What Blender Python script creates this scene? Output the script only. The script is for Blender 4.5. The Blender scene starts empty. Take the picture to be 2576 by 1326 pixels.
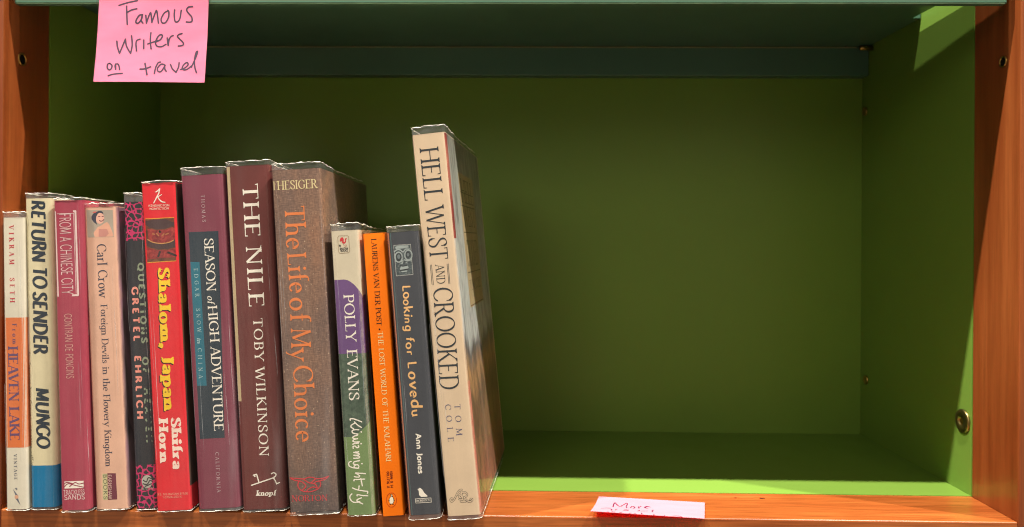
import bpy, bmesh, math, random
from mathutils import Vector, Matrix, noise

# ---------------------------------------------------------------- scene, camera, light
scene = bpy.context.scene
C = scene.collection
random.seed(7)
R = math.radians

# all picture measurements are in a 2576-px-wide copy of the photograph (F = focal length in those px)
F, PW, PH = 1900.0, 2576.0, 1326.0
PX, PY = 1257.4, 605.6                         # principal point
CAM = Vector((0.0, -0.522, 0.190))
YAW, ROLL = R(1.09), 0.006

fwd = Vector((-math.sin(YAW), math.cos(YAW), 0))
right0 = Vector((math.cos(YAW), math.sin(YAW), 0))
up0 = Vector((0, 0, 1))
cam_right = right0 * math.cos(ROLL) + up0 * math.sin(ROLL)
cam_up = up0 * math.cos(ROLL) - right0 * math.sin(ROLL)

cd = bpy.data.cameras.new('camera')
cam = bpy.data.objects.new('camera', cd)
C.objects.link(cam)
m3 = Matrix((cam_right, cam_up, -fwd)).transposed()
cam.matrix_world = Matrix.Translation(CAM) @ m3.to_4x4()
cd.sensor_width = 36.0
cd.lens = 36.0 * F / PW
cd.shift_x = (PW / 2 - PX) / PW
cd.shift_y = (PY - PH / 2) / PW
cd.clip_start = 0.02
cd.clip_end = 50
cd.dof.use_dof = True
cd.dof.focus_distance = 0.53
cd.dof.aperture_fstop = 7.5
scene.camera = cam

scene.view_settings.view_transform = 'Standard'
scene.view_settings.look = 'None'
scene.view_settings.exposure = 0.0
scene.view_settings.gamma = 1.0
scene.view_settings.use_curve_mapping = False
scene.cycles.transparent_max_bounces = 24
scene.cycles.max_bounces = 10
scene.cycles.diffuse_bounces = 5
scene.cycles.sample_clamp_indirect = 4.0
scene.cycles.blur_glossy = 0.5
scene.cycles.use_denoising = True
scene.cycles.denoiser = 'OPENIMAGEDENOISE'
scene.cycles.denoising_input_passes = 'RGB_ALBEDO_NORMAL'
scene.cycles.denoising_prefilter = 'FAST'
scene.cycles.caustics_reflective = False
scene.cycles.caustics_refractive = False
scene.cycles.filter_width = 1.15

world = bpy.data.worlds.new('World')
scene.world = world
world.use_nodes = True
wn = world.node_tree
bg = wn.nodes['Background']
tc = wn.nodes.new('ShaderNodeTexCoord')
nz = wn.nodes.new('ShaderNodeTexNoise')
nz.inputs['Scale'].default_value = 2.6
nz.inputs['Detail'].default_value = 2.0
rp = wn.nodes.new('ShaderNodeValToRGB')
rp.color_ramp.elements[0].position = 0.44
rp.color_ramp.elements[0].color = (0.12, 0.090, 0.062, 1)
rp.color_ramp.elements[1].position = 0.72
rp.color_ramp.elements[1].color = (1.5, 1.22, 0.92, 1)
wn.links.new(tc.outputs['Generated'], nz.inputs['Vector'])
wn.links.new(nz.outputs['Fac'], rp.inputs['Fac'])
wn.links.new(rp.outputs['Color'], bg.inputs['Color'])
bg.inputs['Strength'].default_value = 0.66


def lamp(x, y, z, power, radius, col=(1.0, 0.93, 0.82)):
    l = bpy.data.lights.new('ceiling_spot', 'SPOT')
    l.energy = power
    l.color = col
    l.shadow_soft_size = radius
    l.spot_size = R(50)
    l.spot_blend = 0.4
    o = bpy.data.objects.new('ceiling_spot', l)
    C.objects.link(o)
    o.location = (x, y, z)
    d = Vector((0.0, 0.02, 0.12)) - o.location
    o.rotation_euler = d.to_track_quat('-Z', 'Y').to_euler()


# the shop's track lights hang in front of and above the bookcase (plane: y = 0.004 - 0.227*(z-0.357))
for lx, lz, pw in ((-1.45, 3.05, 710), (-0.12, 2.95, 480), (1.65, 3.05, 710)):
    lamp(lx, 0.004 - 0.227 * (lz - 0.357), lz, pw, 0.026)

# softer lamp further back in the shop, low and to the left
lamp(-1.35, -3.1, 1.45, 58, 0.60, (1.0, 0.90, 0.74))

# ---------------------------------------------------------------- picture px -> rays and points
VIEWS = {  # zoom windows: origin in the photograph, scale
    'd': (0, 0, 0.6289), '1': (0, 700, 1.657), '2': (0, 1400, 1.8696), '3': (460, 650, 1.657), '4': (460, 1400, 1.8696),
    '5': (860, 600, 1.658), '6': (860, 1350, 1.747), '7': (1280, 850, 1.768), '8': (1280, 1450, 2.012),
    'A': (1580, 450, 1.6565), 'F': (0, 0, 2.652), 'N': (960, 1850, 6.44), 'K': (1370, 1640, 3.157),
    'T': (1560, 960, 8.284), 'S': (550, 720, 3.9), 'W': (340, 830, 10.2), 'R': (1740, 1920, 8.288),
    'B': (1340, 930, 14.74), 'P': (1520, 1920, 10.2), 'M': (2300, 1960, 4.293), 'H': (1760, 500, 1.6575),
    'I': (1760, 1250, 1.544), 'X': (0, 1200, 1.4577), 'Q': (80, 780, 1.894), 'E': (470, 770, 6.977),
    'U': (3300, 0, 2.652), 'L': (3300, 1300, 1.639)}


def D(view, x, y):
    a, b, s = VIEWS[view]
    if view == 'd':
        return (x, y)
    return ((x / s + a) * 0.6289, (y / s + b) * 0.6289)


def ray(p):
    return cam_right * ((p[0] - PX) / F) + cam_up * (-(p[1] - PY) / F) + fwd


def hit(p, O, N):
    r = ray(p)
    return CAM + r * ((O - CAM).dot(N) / r.dot(N))


def at(u, v, y):
    return hit((u, v), Vector((0, y, 0)), Vector((0, 1, 0)))


# ---------------------------------------------------------------- materials
def lin(c):
    return tuple((x / 12.92 if x <= 0.04045 else ((x + 0.055) / 1.055) ** 2.4) for x in (c[0] / 255, c[1] / 255, c[2] / 255))


MATS = {}


def principled(name):
    m = bpy.data.materials.new(name)
    m.use_nodes = True
    return m, m.node_tree, m.node_tree.nodes['Principled BSDF']


def mat(rgb, rough=0.5, spec=0.4, vary=0.10, metal=0.0, bump=0.0, bscale=900.0, coat=0.0):
    """printed paper or ink: base colour with a faint uneven tint"""
    key = (rgb, rough, spec, vary, metal, bump, bscale, coat)
    if key in MATS:
        return MATS[key]
    m, nt, b = principled('paint_%d_%d_%d' % rgb)
    c = lin(rgb)
    b.inputs['Roughness'].default_value = rough
    b.inputs['Specular IOR Level'].default_value = spec
    b.inputs['Metallic'].default_value = metal
    b.inputs['Coat Weight'].default_value = coat
    b.inputs['Coat Roughness'].default_value = 0.2
    t = nt.nodes.new('ShaderNodeTexCoord')
    n = nt.nodes.new('ShaderNodeTexNoise')
    n.inputs['Scale'].default_value = 55
    n.inputs['Detail'].default_value = 5
    r = nt.nodes.new('ShaderNodeValToRGB')
    r.color_ramp.elements[0].position = 0.3
    r.color_ramp.elements[1].position = 0.7
    r.color_ramp.elements[0].color = tuple(max(0, x * (1 - vary)) for x in c) + (1,)
    r.color_ramp.elements[1].color = tuple(min(1, x * (1 + vary)) for x in c) + (1,)
    nt.links.new(t.outputs['Object'], n.inputs['Vector'])
    nt.links.new(n.outputs['Fac'], r.inputs['Fac'])
    nt.links.new(r.outputs['Color'], b.inputs['Base Color'])
    if bump:
        n2 = nt.nodes.new('ShaderNodeTexNoise')
        n2.inputs['Scale'].default_value = bscale
        bp = nt.nodes.new('ShaderNodeBump')
        bp.inputs['Strength'].default_value = bump
        bp.inputs['Distance'].default_value = 0.0005
        nt.links.new(t.outputs['Object'], n2.inputs['Vector'])
        nt.links.new(n2.outputs['Fac'], bp.inputs['Height'])
        nt.links.new(bp.outputs['Normal'], b.inputs['Normal'])
    MATS[key] = m
    return m


def ramp(nt, stops):
    r = nt.nodes.new('ShaderNodeValToRGB')
    e = r.color_ramp.elements
    e[0].position, e[0].color = stops[0][0], tuple(stops[0][1]) + (1,)
    e[1].position, e[1].color = stops[-1][0], tuple(stops[-1][1]) + (1,)
    for p, c in stops[1:-1]:
        x = e.new(p)
        x.color = tuple(c) + (1,)
    return r


def noise_node(nt, vec, scale, detail=4, stretch=(1, 1, 1), rot=(0, 0, 0), dist=0.0):
    mp = nt.nodes.new('ShaderNodeMapping')
    mp.inputs['Scale'].default_value = stretch
    mp.inputs['Rotation'].default_value = rot
    n = nt.nodes.new('ShaderNodeTexNoise')
    n.inputs['Scale'].default_value = scale
    n.inputs['Detail'].default_value = detail
    n.inputs['Distortion'].default_value = dist
    nt.links.new(vec, mp.inputs['Vector'])
    nt.links.new(mp.outputs['Vector'], n.inputs['Vector'])
    return n


def mix_rgb(nt, fac, a, b, mode='MIX'):
    m = nt.nodes.new('ShaderNodeMix')
    m.data_type = 'RGBA'
    m.blend_type = mode
    for sock, val in ((m.inputs[0], fac), (m.inputs[6], a), (m.inputs[7], b)):
        if hasattr(val, 'links'):
            nt.links.new(val, sock)
        elif isinstance(val, tuple):
            sock.default_value = val + (1,)
        else:
            sock.default_value = val
    return m.outputs[2]


def wood(name, axis, tone=(1.0, 1.0, 1.0), grain=1.0):
    m, nt, b = principled(name)
    t = nt.nodes.new('ShaderNodeTexCoord').outputs['Object']
    st = {'x': (0.06, 1, 1), 'z': (1, 1, 0.06)}[axis]
    n1 = noise_node(nt, t, 60, 6, st, dist=0.6)
    n2 = noise_node(nt, t, 520, 5, {'x': (0.05, 1, 1), 'z': (1, 1, 0.05)}[axis])
    n3 = noise_node(nt, t, 9, 2, {'x': (0.35, 1, 1), 'z': (1, 1, 0.35)}[axis])
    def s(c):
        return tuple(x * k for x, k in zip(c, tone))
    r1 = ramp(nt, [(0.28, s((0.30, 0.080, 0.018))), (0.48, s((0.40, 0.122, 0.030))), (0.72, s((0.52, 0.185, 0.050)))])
    nt.links.new(n1.outputs['Fac'], r1.inputs['Fac'])
    r2 = ramp(nt, [(0.36, (0.74, 0.70, 0.66)), (0.58, (1.08, 1.08, 1.08))])
    nt.links.new(n2.outputs['Fac'], r2.inputs['Fac'])
    r3 = ramp(nt, [(0.35, (0.80, 0.74, 0.7)), (0.65, (1.1, 1.12, 1.15))])
    nt.links.new(n3.outputs['Fac'], r3.inputs['Fac'])
    c = mix_rgb(nt, grain, r1.outputs['Color'], r2.outputs['Color'], 'MULTIPLY')
    c = mix_rgb(nt, 1.0, c, r3.outputs['Color'], 'MULTIPLY')
    nt.links.new(c, b.inputs['Base Color'])
    b.inputs['Roughness'].default_value = 0.34
    b.inputs['Specular IOR Level'].default_value = 0.4
    b.inputs['Coat Weight'].default_value = 0.45
    b.inputs['Coat Roughness'].default_value = 0.18
    bp = nt.nodes.new('ShaderNodeBump')
    bp.inputs['Strength'].default_value = 0.08
    bp.inputs['Distance'].default_value = 0.0004
    nt.links.new(n2.outputs['Fac'], bp.inputs['Height'])
    nt.links.new(bp.outputs['Normal'], b.inputs['Normal'])
    return m


def painted(name, c, rough=0.36, spec=0.4):
    m, nt, b = principled(name)
    t = nt.nodes.new('ShaderNodeTexCoord').outputs['Object']
    n = noise_node(nt, t, 14, 5)
    r = ramp(nt, [(0.3, tuple(x * 0.975 for x in c)), (0.7, tuple(x * 1.02 for x in c))])
    nt.links.new(n.outputs['Fac'], r.inputs['Fac'])
    nt.links.new(r.outputs['Color'], b.inputs['Base Color'])
    rr = nt.nodes.new('ShaderNodeMapRange')
    n2 = noise_node(nt, t, 30, 4)
    rr.inputs['To Min'].default_value = rough * 0.8
    rr.inputs['To Max'].default_value = rough * 1.25
    nt.links.new(n2.outputs['Fac'], rr.inputs['Value'])
    nt.links.new(rr.outputs['Result'], b.inputs['Roughness'])
    b.inputs['Specular IOR Level'].default_value = spec
    n3 = noise_node(nt, t, 700, 2)
    bp = nt.nodes.new('ShaderNodeBump')
    bp.inputs['Strength'].default_value = 0.006
    bp.inputs['Distance'].default_value = 0.0002
    nt.links.new(n3.outputs['Fac'], bp.inputs['Height'])
    nt.links.new(bp.outputs['Normal'], b.inputs['Normal'])
    return m


def film_material(name='clear_film', veil=(0.010, 0.026, 0.10)):
    m = bpy.data.materials.new(name)
    m.use_nodes = True
    nt = m.node_tree
    nt.nodes.clear()
    out = nt.nodes.new('ShaderNodeOutputMaterial')
    tr = nt.nodes.new('ShaderNodeBsdfTransparent')
    tr.inputs['Color'].default_value = (0.965, 0.965, 0.96, 1)
    gl = nt.nodes.new('ShaderNodeBsdfGlossy')
    gl.inputs['Roughness'].default_value = 0.10
    df = nt.nodes.new('ShaderNodeBsdfDiffuse')
    df.inputs['Color'].default_value = (0.85, 0.88, 0.92, 1)
    # Schlick reflectance that is the same from both faces of the film
    fc = nt.nodes.new('ShaderNodeLayerWeight')
    fc.inputs['Blend'].default_value = 0.5
    pw = nt.nodes.new('ShaderNodeMath')
    pw.operation = 'POWER'
    pw.inputs[1].default_value = 5.0
    nt.links.new(fc.outputs['Facing'], pw.inputs[0])
    lw = nt.nodes.new('ShaderNodeMath')
    lw.operation = 'MULTIPLY_ADD'
    lw.inputs[1].default_value = 0.45
    lw.inputs[2].default_value = 0.030
    nt.links.new(pw.outputs[0], lw.inputs[0])
    t = nt.nodes.new('ShaderNodeTexCoord').outputs['Object']
    n1 = noise_node(nt, t, 140, 3, (1, 1, 0.07))
    n2 = noise_node(nt, t, 420, 2, (1, 1, 0.4))
    ad = nt.nodes.new('ShaderNodeMath')
    ad.operation = 'MULTIPLY_ADD'
    ad.inputs[1].default_value = 0.25
    nt.links.new(n2.outputs['Fac'], ad.inputs[0])
    nt.links.new(n1.outputs['Fac'], ad.inputs[2])
    bp = nt.nodes.new('ShaderNodeBump')
    bp.inputs['Strength'].default_value = 0.40
    bp.inputs['Distance'].default_value = 0.0012
    nt.links.new(ad.outputs[0], bp.inputs['Height'])
    nt.links.new(bp.outputs['Normal'], gl.inputs['Normal'])
    # dusty scuffs: thin whitish veil, streaked
    n3 = noise_node(nt, t, 60, 5, (1, 1, 0.12))
    rv = ramp(nt, [(0.40, (veil[0],) * 3), (0.62, (veil[1],) * 3), (0.78, (veil[2],) * 3)])
    nt.links.new(n3.outputs['Fac'], rv.inputs['Fac'])
    m1 = nt.nodes.new('ShaderNodeMixShader')
    nt.links.new(rv.outputs['Color'], m1.inputs['Fac'])
    nt.links.new(tr.outputs[0], m1.inputs[1])
    nt.links.new(df.outputs[0], m1.inputs[2])
    m2 = nt.nodes.new('ShaderNodeMixShader')
    nt.links.new(lw.outputs[0], m2.inputs['Fac'])
    nt.links.new(m1.outputs[0], m2.inputs[1])
    nt.links.new(gl.outputs[0], m2.inputs[2])
    nt.links.new(m2.outputs[0], out.inputs['Surface'])
    return m


def note_material(name, c, trans, through=0.30):
    m = bpy.data.materials.new(name)
    m.use_nodes = True
    nt = m.node_tree
    nt.nodes.clear()
    out = nt.nodes.new('ShaderNodeOutputMaterial')
    t = nt.nodes.new('ShaderNodeTexCoord').outputs['Object']
    n = noise_node(nt, t, 160, 6, (0.35, 1, 1))
    r = ramp(nt, [(0.3, tuple(x * 0.95 for x in c)), (0.7, tuple(min(1, x * 1.05) for x in c))])
    nt.links.new(n.outputs['Fac'], r.inputs['Fac'])
    d = nt.nodes.new('ShaderNodeBsdfDiffuse')
    tl = nt.nodes.new('ShaderNodeBsdfTranslucent')
    tl.inputs['Color'].default_value = trans + (1,)
    nt.links.new(r.outputs['Color'], d.inputs['Color'])
    mx = nt.nodes.new('ShaderNodeMixShader')
    mx.inputs['Fac'].default_value = through
    nt.links.new(d.outputs[0], mx.inputs[1])
    nt.links.new(tl.outputs[0], mx.inputs[2])
    nt.links.new(mx.outputs[0], out.inputs['Surface'])
    return m


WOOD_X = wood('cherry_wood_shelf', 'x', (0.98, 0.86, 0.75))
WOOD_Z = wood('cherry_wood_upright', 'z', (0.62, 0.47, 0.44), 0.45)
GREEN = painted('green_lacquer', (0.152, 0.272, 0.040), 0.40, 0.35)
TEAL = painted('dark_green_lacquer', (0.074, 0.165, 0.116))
FILM = film_material()
FILM_FOLD = film_material('folded_film', (0.06, 0.12, 0.26))
FILM_CREASE_SHEEN = film_material('creased_film_sheen', (0.12, 0.30, 0.60))  # strong whitish veil paints in the streak highlights along the creases
FILM_EDGE = mat((226, 224, 214), 0.5, 0.4, 0.2)
BRASS = mat((196, 160, 90), 0.28, 0.5, 0.12, 1.0)
STEEL = mat((150, 134, 84), 0.34, 0.5, 0.08, 1.0)
DARK = mat((16, 13, 10), 0.7, 0.2, 0.1)
PAGES = mat((226, 208, 168), 0.8, 0.1, 0.08)


# ---------------------------------------------------------------- mesh helpers
def link(name, me, m, parent=None, smooth=False):
    o = bpy.data.objects.new(name, me)
    C.objects.link(o)
    me.materials.append(m)
    if parent is not None:
        o.parent = parent
    if smooth:
        for p in me.polygons:
            p.use_smooth = True
    return o


def mesh(name, verts, faces, m, parent=None, smooth=False):
    me = bpy.data.meshes.new(name)
    me.from_pydata([tuple(v) for v in verts], [], faces)
    me.update()
    return link(name, me, m, parent, smooth)


def box(name, lo, hi, m, parent=None, bevel=0.0, seg=2):
    bm = bmesh.new()
    bmesh.ops.create_cube(bm, size=1.0)
    for v in bm.verts:
        v.co = Vector([lo[i] + (v.co[i] + 0.5) * (hi[i] - lo[i]) for i in range(3)])
    if bevel:
        bmesh.ops.bevel(bm, geom=bm.edges[:], offset=bevel, segments=seg, affect='EDGES', profile=0.5)
    me = bpy.data.meshes.new(name)
    bm.to_mesh(me)
    bm.free()
    return link(name, me, m, parent)


def lathe(name, prof, n, origin, axis, m, parent=None):
    """revolve (radius, height) pairs about axis through origin"""
    q = Vector(axis).to_track_quat('Z', 'Y')
    verts, faces = [], []
    for r, h in prof:
        for k in range(n):
            a = 2 * math.pi * k / n
            verts.append(q @ Vector((r * math.cos(a), r * math.sin(a), h)) + Vector(origin))
    for i in range(len(prof) - 1):
        for k in range(n):
            a, b = i * n + k, i * n + (k + 1) % n
            faces.append((a, b, b + n, a + n))
    faces.append(tuple(range(n))[::-1])
    faces.append(tuple((len(prof) - 1) * n + k for k in range(n)))
    return mesh(name, verts, faces, m, parent, True)


def thing(name, label, cat, M=None, group=None, kind=None):
    o = bpy.data.objects.new(name, None)
    o.empty_display_size = 0.02
    C.objects.link(o)
    if M is not None:
        o.matrix_world = M
    tag(o, label, cat, group, kind)
    return o


def tag(o, label, cat, group=None, kind=None):
    o['label'] = label
    o['category'] = cat
    if group:
        o['group'] = group
    if kind:
        o['kind'] = kind


# ---------------------------------------------------------------- surfaces that take print
class Spine:
    """front of a book with rounded corners; s = arc length across, t = height"""
    def __init__(self, M, w, r, z0):
        self.M, self.w, self.r, self.z0 = M, w, r, z0
        self.inv = M.inverted()
        self.O = M @ Vector((0, 0, 0))
        self.N = (M.to_3x3() @ Vector((0, 1, 0))).normalized()

    def px(self, p):
        q = self.inv @ hit(p, self.O, self.N)
        return (q.x, q.z)

    def map(self, s, t, off):
        w, r = self.w, self.r
        q = r * math.pi / 2
        if s < r:
            a = (r - s) / r
            if a < math.pi / 2:
                return Vector((r - (r + off) * math.sin(a), r - (r + off) * math.cos(a), t))
            return Vector((-off, r + (r - s - q), t))
        if s > w - r:
            a = (s - (w - r)) / r
            if a < math.pi / 2:
                return Vector((w - r + (r + off) * math.sin(a), r - (r + off) * math.cos(a), t))
            return Vector((w + off, r + (s - (w - r) - q), t))
        return Vector((s, -off, t))


class Side:
    """right-hand cover of a book: s = depth, t = height"""
    def __init__(self, M, w):
        self.M, self.w = M, w
        self.inv = M.inverted()
        self.O = M @ Vector((w, 0, 0))
        self.N = (M.to_3x3() @ Vector((1, 0, 0))).normalized()

    def px(self, p):
        q = self.inv @ hit(p, self.O, self.N)
        return (q.y, q.z)

    def map(self, s, t, off):
        return Vector((self.w + off, s, t))


def decal(name, surf, polys, m, parent, off):
    """polys: list of (points in s,t ; layer)"""
    verts, faces = [], []
    # print is only a few hundredths of a millimetre thick; loose sheets get a little more because they curl
    thin, step = (0.25, 0.0000025) if isinstance(surf, (Spine, Side)) else (1.0, 0.000006)
    for pts, lay in polys:
        k = len(verts)
        verts += [surf.map(s, t, off * thin + lay * step) for s, t in pts]
        faces.append(tuple(range(k, k + len(pts))))
    me = bpy.data.meshes.new(name)
    me.from_pydata([tuple(v) for v in verts], [], faces)
    bm = bmesh.new()
    bm.from_mesh(me)
    big = [f for f in bm.faces if len(f.verts) > 4]
    if big:
        bmesh.ops.triangulate(bm, faces=big)
    bm.to_mesh(me)
    bm.free()
    return link(name, me, m, parent)


def band(name, surf, s0, s1, t0, t1, m, parent, off, nt=1, edge=None):
    """rectangle that follows the rounded corners"""
    ns = max(2, int((s1 - s0) / 0.0008))
    verts, faces = [], []
    for j in range(nt + 1):
        for i in range(ns + 1):
            s = s0 + (s1 - s0) * i / ns
            ta = t0(s) if callable(t0) else t0
            tb = t1(s) if callable(t1) else t1
            verts.append(surf.map(s, ta + (tb - ta) * j / nt, off * 0.25))
    for j in range(nt):
        for i in range(ns):
            a = j * (ns + 1) + i
            faces.append((a, a + 1, a + ns + 2, a + ns + 1))
    return mesh(name, verts, faces, m, parent, True)


# ---------------------------------------------------------------- lettering (stroke alphabet)
def arc(cx, cy, rx, ry, a0, a1):
    n = max(4, int(abs(a1 - a0) / 14))
    return [(cx + rx * math.cos(R(a0 + (a1 - a0) * i / n)), cy + ry * math.sin(R(a0 + (a1 - a0) * i / n))) for i in range(n + 1)]


def cat(pts, n=5):
    out = []
    P = [pts[0]] + list(pts) + [pts[-1]]
    for i in range(1, len(P) - 2):
        p0, p1, p2, p3 = P[i - 1], P[i], P[i + 1], P[i + 2]
        for k in range(n):
            t = k / n
            out.append(tuple(0.5 * ((2 * p1[j]) + (-p0[j] + p2[j]) * t + (2 * p0[j] - 5 * p1[j] + 4 * p2[j] - p3[j]) * t * t
                                    + (-p0[j] + 3 * p1[j] - 3 * p2[j] + p3[j]) * t ** 3) for j in (0, 1)))
    out.append(tuple(pts[-1]))
    return out


S14 = ('be', [(14, 0), (14, 100)])
A14 = ('be', [(14, 104), (14, 0)])
X14 = ('be', [(14, 62), (14, 0)])
GLY = {
    'A': (76, [('bt', [(6, 0), (38, 100)]), ('e', [(38, 100), (70, 0)]), ('', [(18, 34), (58, 34)])]),
    'B': (68, [S14, ('', [(14, 98), (32, 98)] + arc(34, 76, 20, 22, 90, -90) + [(14, 54)]), ('', [(14, 54), (34, 54)] + arc(36, 28, 23, 26, 90, -90) + [(14, 2)])]),
    'C': (80, [('k', arc(46, 50, 38, 48, 38, 322))]),
    'D': (84, [S14, ('', [(14, 98), (34, 98)] + arc(36, 50, 38, 48, 90, -90) + [(14, 2)])]),
    'E': (64, [S14, ('K', [(14, 97), (56, 97)]), ('', [(14, 52), (46, 52)]), ('K', [(14, 3), (58, 3)])]),
    'F': (60, [S14, ('K', [(14, 97), (56, 97)]), ('', [(14, 50), (45, 50)])]),
    'G': (86, [('k', arc(46, 50, 38, 48, 38, 318)), ('b', [(74, 46), (74, 14)])]),
    'H': (86, [S14, ('be', [(72, 0), (72, 100)]), ('', [(14, 52), (72, 52)])]),
    'I': (30, [('be', [(15, 0), (15, 100)])]),
    'J': (44, [('b', [(28, 100), (28, 14)] + arc(15, 14, 13, 18, 0, -120))]),
    'K': (76, [S14, ('bt', [(64, 100), (15, 44)]), ('e', [(30, 60), (70, 0)])]),
    'L': (60, [S14, ('K', [(14, 3), (56, 3)])]),
    'M': (98, [('bt', [(12, 0), (16, 100)]), ('', [(16, 100), (49, 8)]), ('t', [(49, 8), (82, 100)]), ('be', [(82, 100), (86, 0)])]),
    'N': (86, [('bt', [(14, 0), (14, 100)]), ('b', [(14, 100), (72, 0)]), ('et', [(72, 0), (72, 100)])]),
    'O': (88, [('', arc(44, 50, 38, 48, 90, 450))]),
    'P': (64, [S14, ('', [(14, 98), (32, 98)] + arc(34, 72, 22, 26, 90, -90) + [(14, 46)])]),
    'Q': (88, [('', arc(44, 50, 38, 48, 90, 450)), ('', [(48, 18), (80, -14)])]),
    'R': (74, [S14, ('', [(14, 98), (32, 98)] + arc(34, 74, 21, 24, 90, -90) + [(14, 50)]), ('e', [(34, 50), (68, 0)])]),
    'S': (60, [('kK', cat([(52, 82), (44, 95), (30, 98), (14, 90), (11, 75), (20, 61), (40, 47), (53, 34), (53, 17), (43, 4), (28, 2), (13, 9), (8, 22)], 3))]),
    'T': (70, [('b', [(35, 0), (35, 100)]), ('kK', [(4, 97), (66, 97)])]),
    'U': (84, [('be', [(14, 100), (14, 34)] + arc(43, 34, 29, 33, 180, 360) + [(72, 100)])]),
    'V': (76, [('b', [(6, 100), (38, 0)]), ('te', [(38, 0), (70, 100)])]),
    'W': (112, [('b', [(5, 100), (31, 0)]), ('t', [(31, 0), (56, 96)]), ('', [(56, 96), (81, 0)]), ('te', [(81, 0), (107, 100)])]),
    'X': (76, [('be', [(8, 100), (68, 0)]), ('bet', [(8, 0), (68, 100)])]),
    'Y': (72, [('b', [(4, 100), (36, 46)]), ('te', [(36, 46), (68, 100)]), ('e', [(36, 46), (36, 0)])]),
    'Z': (68, [('k', [(6, 97), (60, 97)]), ('', [(60, 97), (6, 3)]), ('K', [(6, 3), (62, 3)])]),
    'a': (56, [('', cat([(10, 47), (16, 58), (27, 61), (38, 55), (41, 43)], 3) + [(41, 10), (45, 2), (54, 3)]), ('', cat([(41, 37), (26, 33), (12, 25), (10, 13), (17, 3), (28, 2), (41, 12)], 3))]),
    'b': (64, [('b', [(14, 104), (14, 2)]), ('', arc(33, 31, 22, 30, 150, -150))]),
    'c': (52, [('', arc(31, 31, 22, 30, 48, 318))]),
    'd': (66, [('be', [(50, 104), (50, 0)]), ('', arc(31, 31, 22, 30, 30, 330))]),
    'e': (56, [('', [(10, 34), (49, 34)] + arc(30, 31, 20, 30, 6, 318))]),
    'f': (38, [('e', arc(34, 84, 14, 19, 55, 180) + [(20, 0)]), ('', [(5, 60), (36, 60)])]),
    'g': (62, [('', arc(30, 32, 20, 29, 30, 330)), ('b', [(49, 62), (49, -10)] + arc(31, -10, 18, 18, 0, -150))]),
    'h': (66, [A14, ('e', [(14, 42)] + arc(34, 42, 18, 19, 160, 0) + [(52, 0)])]),
    'i': (30, [('be', [(15, 62), (15, 0)]), ('o', [(15, 87)])]),
    'j': (28, [('b', [(16, 62), (16, -10)] + arc(4, -10, 12, 17, 0, -120)), ('o', [(15, 87)])]),
    'k': (62, [A14, ('bt', [(50, 62), (15, 24)]), ('e', [(26, 36), (56, 0)])]),
    'l': (30, [('be', [(15, 104), (15, 0)])]),
    'm': (98, [X14, ('e', [(14, 42)] + arc(32, 42, 17, 19, 160, 0) + [(49, 0)]), ('e', [(49, 42)] + arc(67, 42, 17, 19, 160, 0) + [(84, 0)])]),
    'n': (66, [X14, ('e', [(14, 42)] + arc(34, 42, 18, 19, 160, 0) + [(52, 0)])]),
    'o': (60, [('', arc(30, 31, 22, 30, 90, 450))]),
    'p': (64, [('be', [(14, 62), (14, -28)]), ('', arc(33, 31, 22, 30, 150, -150))]),
    'q': (64, [('be', [(50, 62), (50, -28)]), ('', arc(31, 31, 22, 30, 30, 330))]),
    'r': (46, [X14, ('', [(14, 40)] + arc(33, 43, 18, 18, 165, 62))]),
    's': (48, [('', cat([(39, 49), (32, 59), (22, 60), (12, 54), (13, 42), (24, 34), (36, 26), (39, 15), (32, 4), (22, 2), (12, 5), (8, 14)], 3))]),
    't': (42, [('', [(20, 84), (20, 14)] + arc(32, 14, 12, 13, 180, 300)), ('', [(6, 60), (38, 60)])]),
    'u': (66, [('b', [(14, 62), (14, 22)] + arc(32, 22, 18, 21, 180, 350)), ('be', [(52, 62), (52, 0)])]),
    'v': (60, [('b', [(6, 62), (30, 0)]), ('te', [(30, 0), (54, 62)])]),
    'w': (88, [('b', [(5, 62), (25, 0)]), ('t', [(25, 0), (44, 60)]), ('', [(44, 60), (64, 0)]), ('te', [(64, 0), (83, 62)])]),
    'x': (58, [('be', [(8, 62), (50, 0)]), ('bet', [(8, 0), (50, 62)])]),
    'y': (60, [('b', [(6, 62), (31, 2)]), ('te', [(14, -26), (22, -22), (54, 62)])]),
    'z': (54, [('', [(8, 60), (46, 60)]), ('', [(46, 60), (8, 2)]), ('', [(8, 2), (48, 2)])]),
    '0': (62, [('', arc(31, 50, 24, 48, 90, 450))]), '1': (40, [('b', [(24, 0), (24, 100), (8, 84)])]),
    '2': (60, [('', arc(30, 72, 21, 26, 165, -30) + [(8, 3), (54, 3)])]),
    '3': (60, [('', arc(28, 75, 20, 23, 150, -80)), ('', arc(28, 27, 24, 26, 80, -150))]),
    '4': (62, [('', [(46, 0), (46, 100), (6, 30), (58, 30)])]),
    '5': (60, [('', [(50, 97), (16, 97), (12, 56)] + arc(29, 32, 24, 31, 120, -140))]),
    '6': (62, [('', arc(31, 30, 23, 28, 90, 450)), ('', [(9, 34), (18, 76), (44, 99)])]),
    '7': (58, [('', [(6, 97), (52, 97), (22, 0)])]),
    '$': (60, [('', cat([(50, 80), (30, 94), (12, 80), (30, 54), (50, 30), (30, 6), (10, 20)], 3)), ('', [(30, 108), (30, -8)])]),
    '.': (26, [('o', [(13, 6)])]), ',': (26, [('o', [(13, 7)]), ('', [(15, 6), (6, -18)])]), '-': (40, [('', [(6, 38), (34, 38)])]),
    '/': (44, [('', [(4, -14), (40, 104)])]), '·': (30, [('o', [(15, 44)])]), ' ': (34, []),
}


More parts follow.
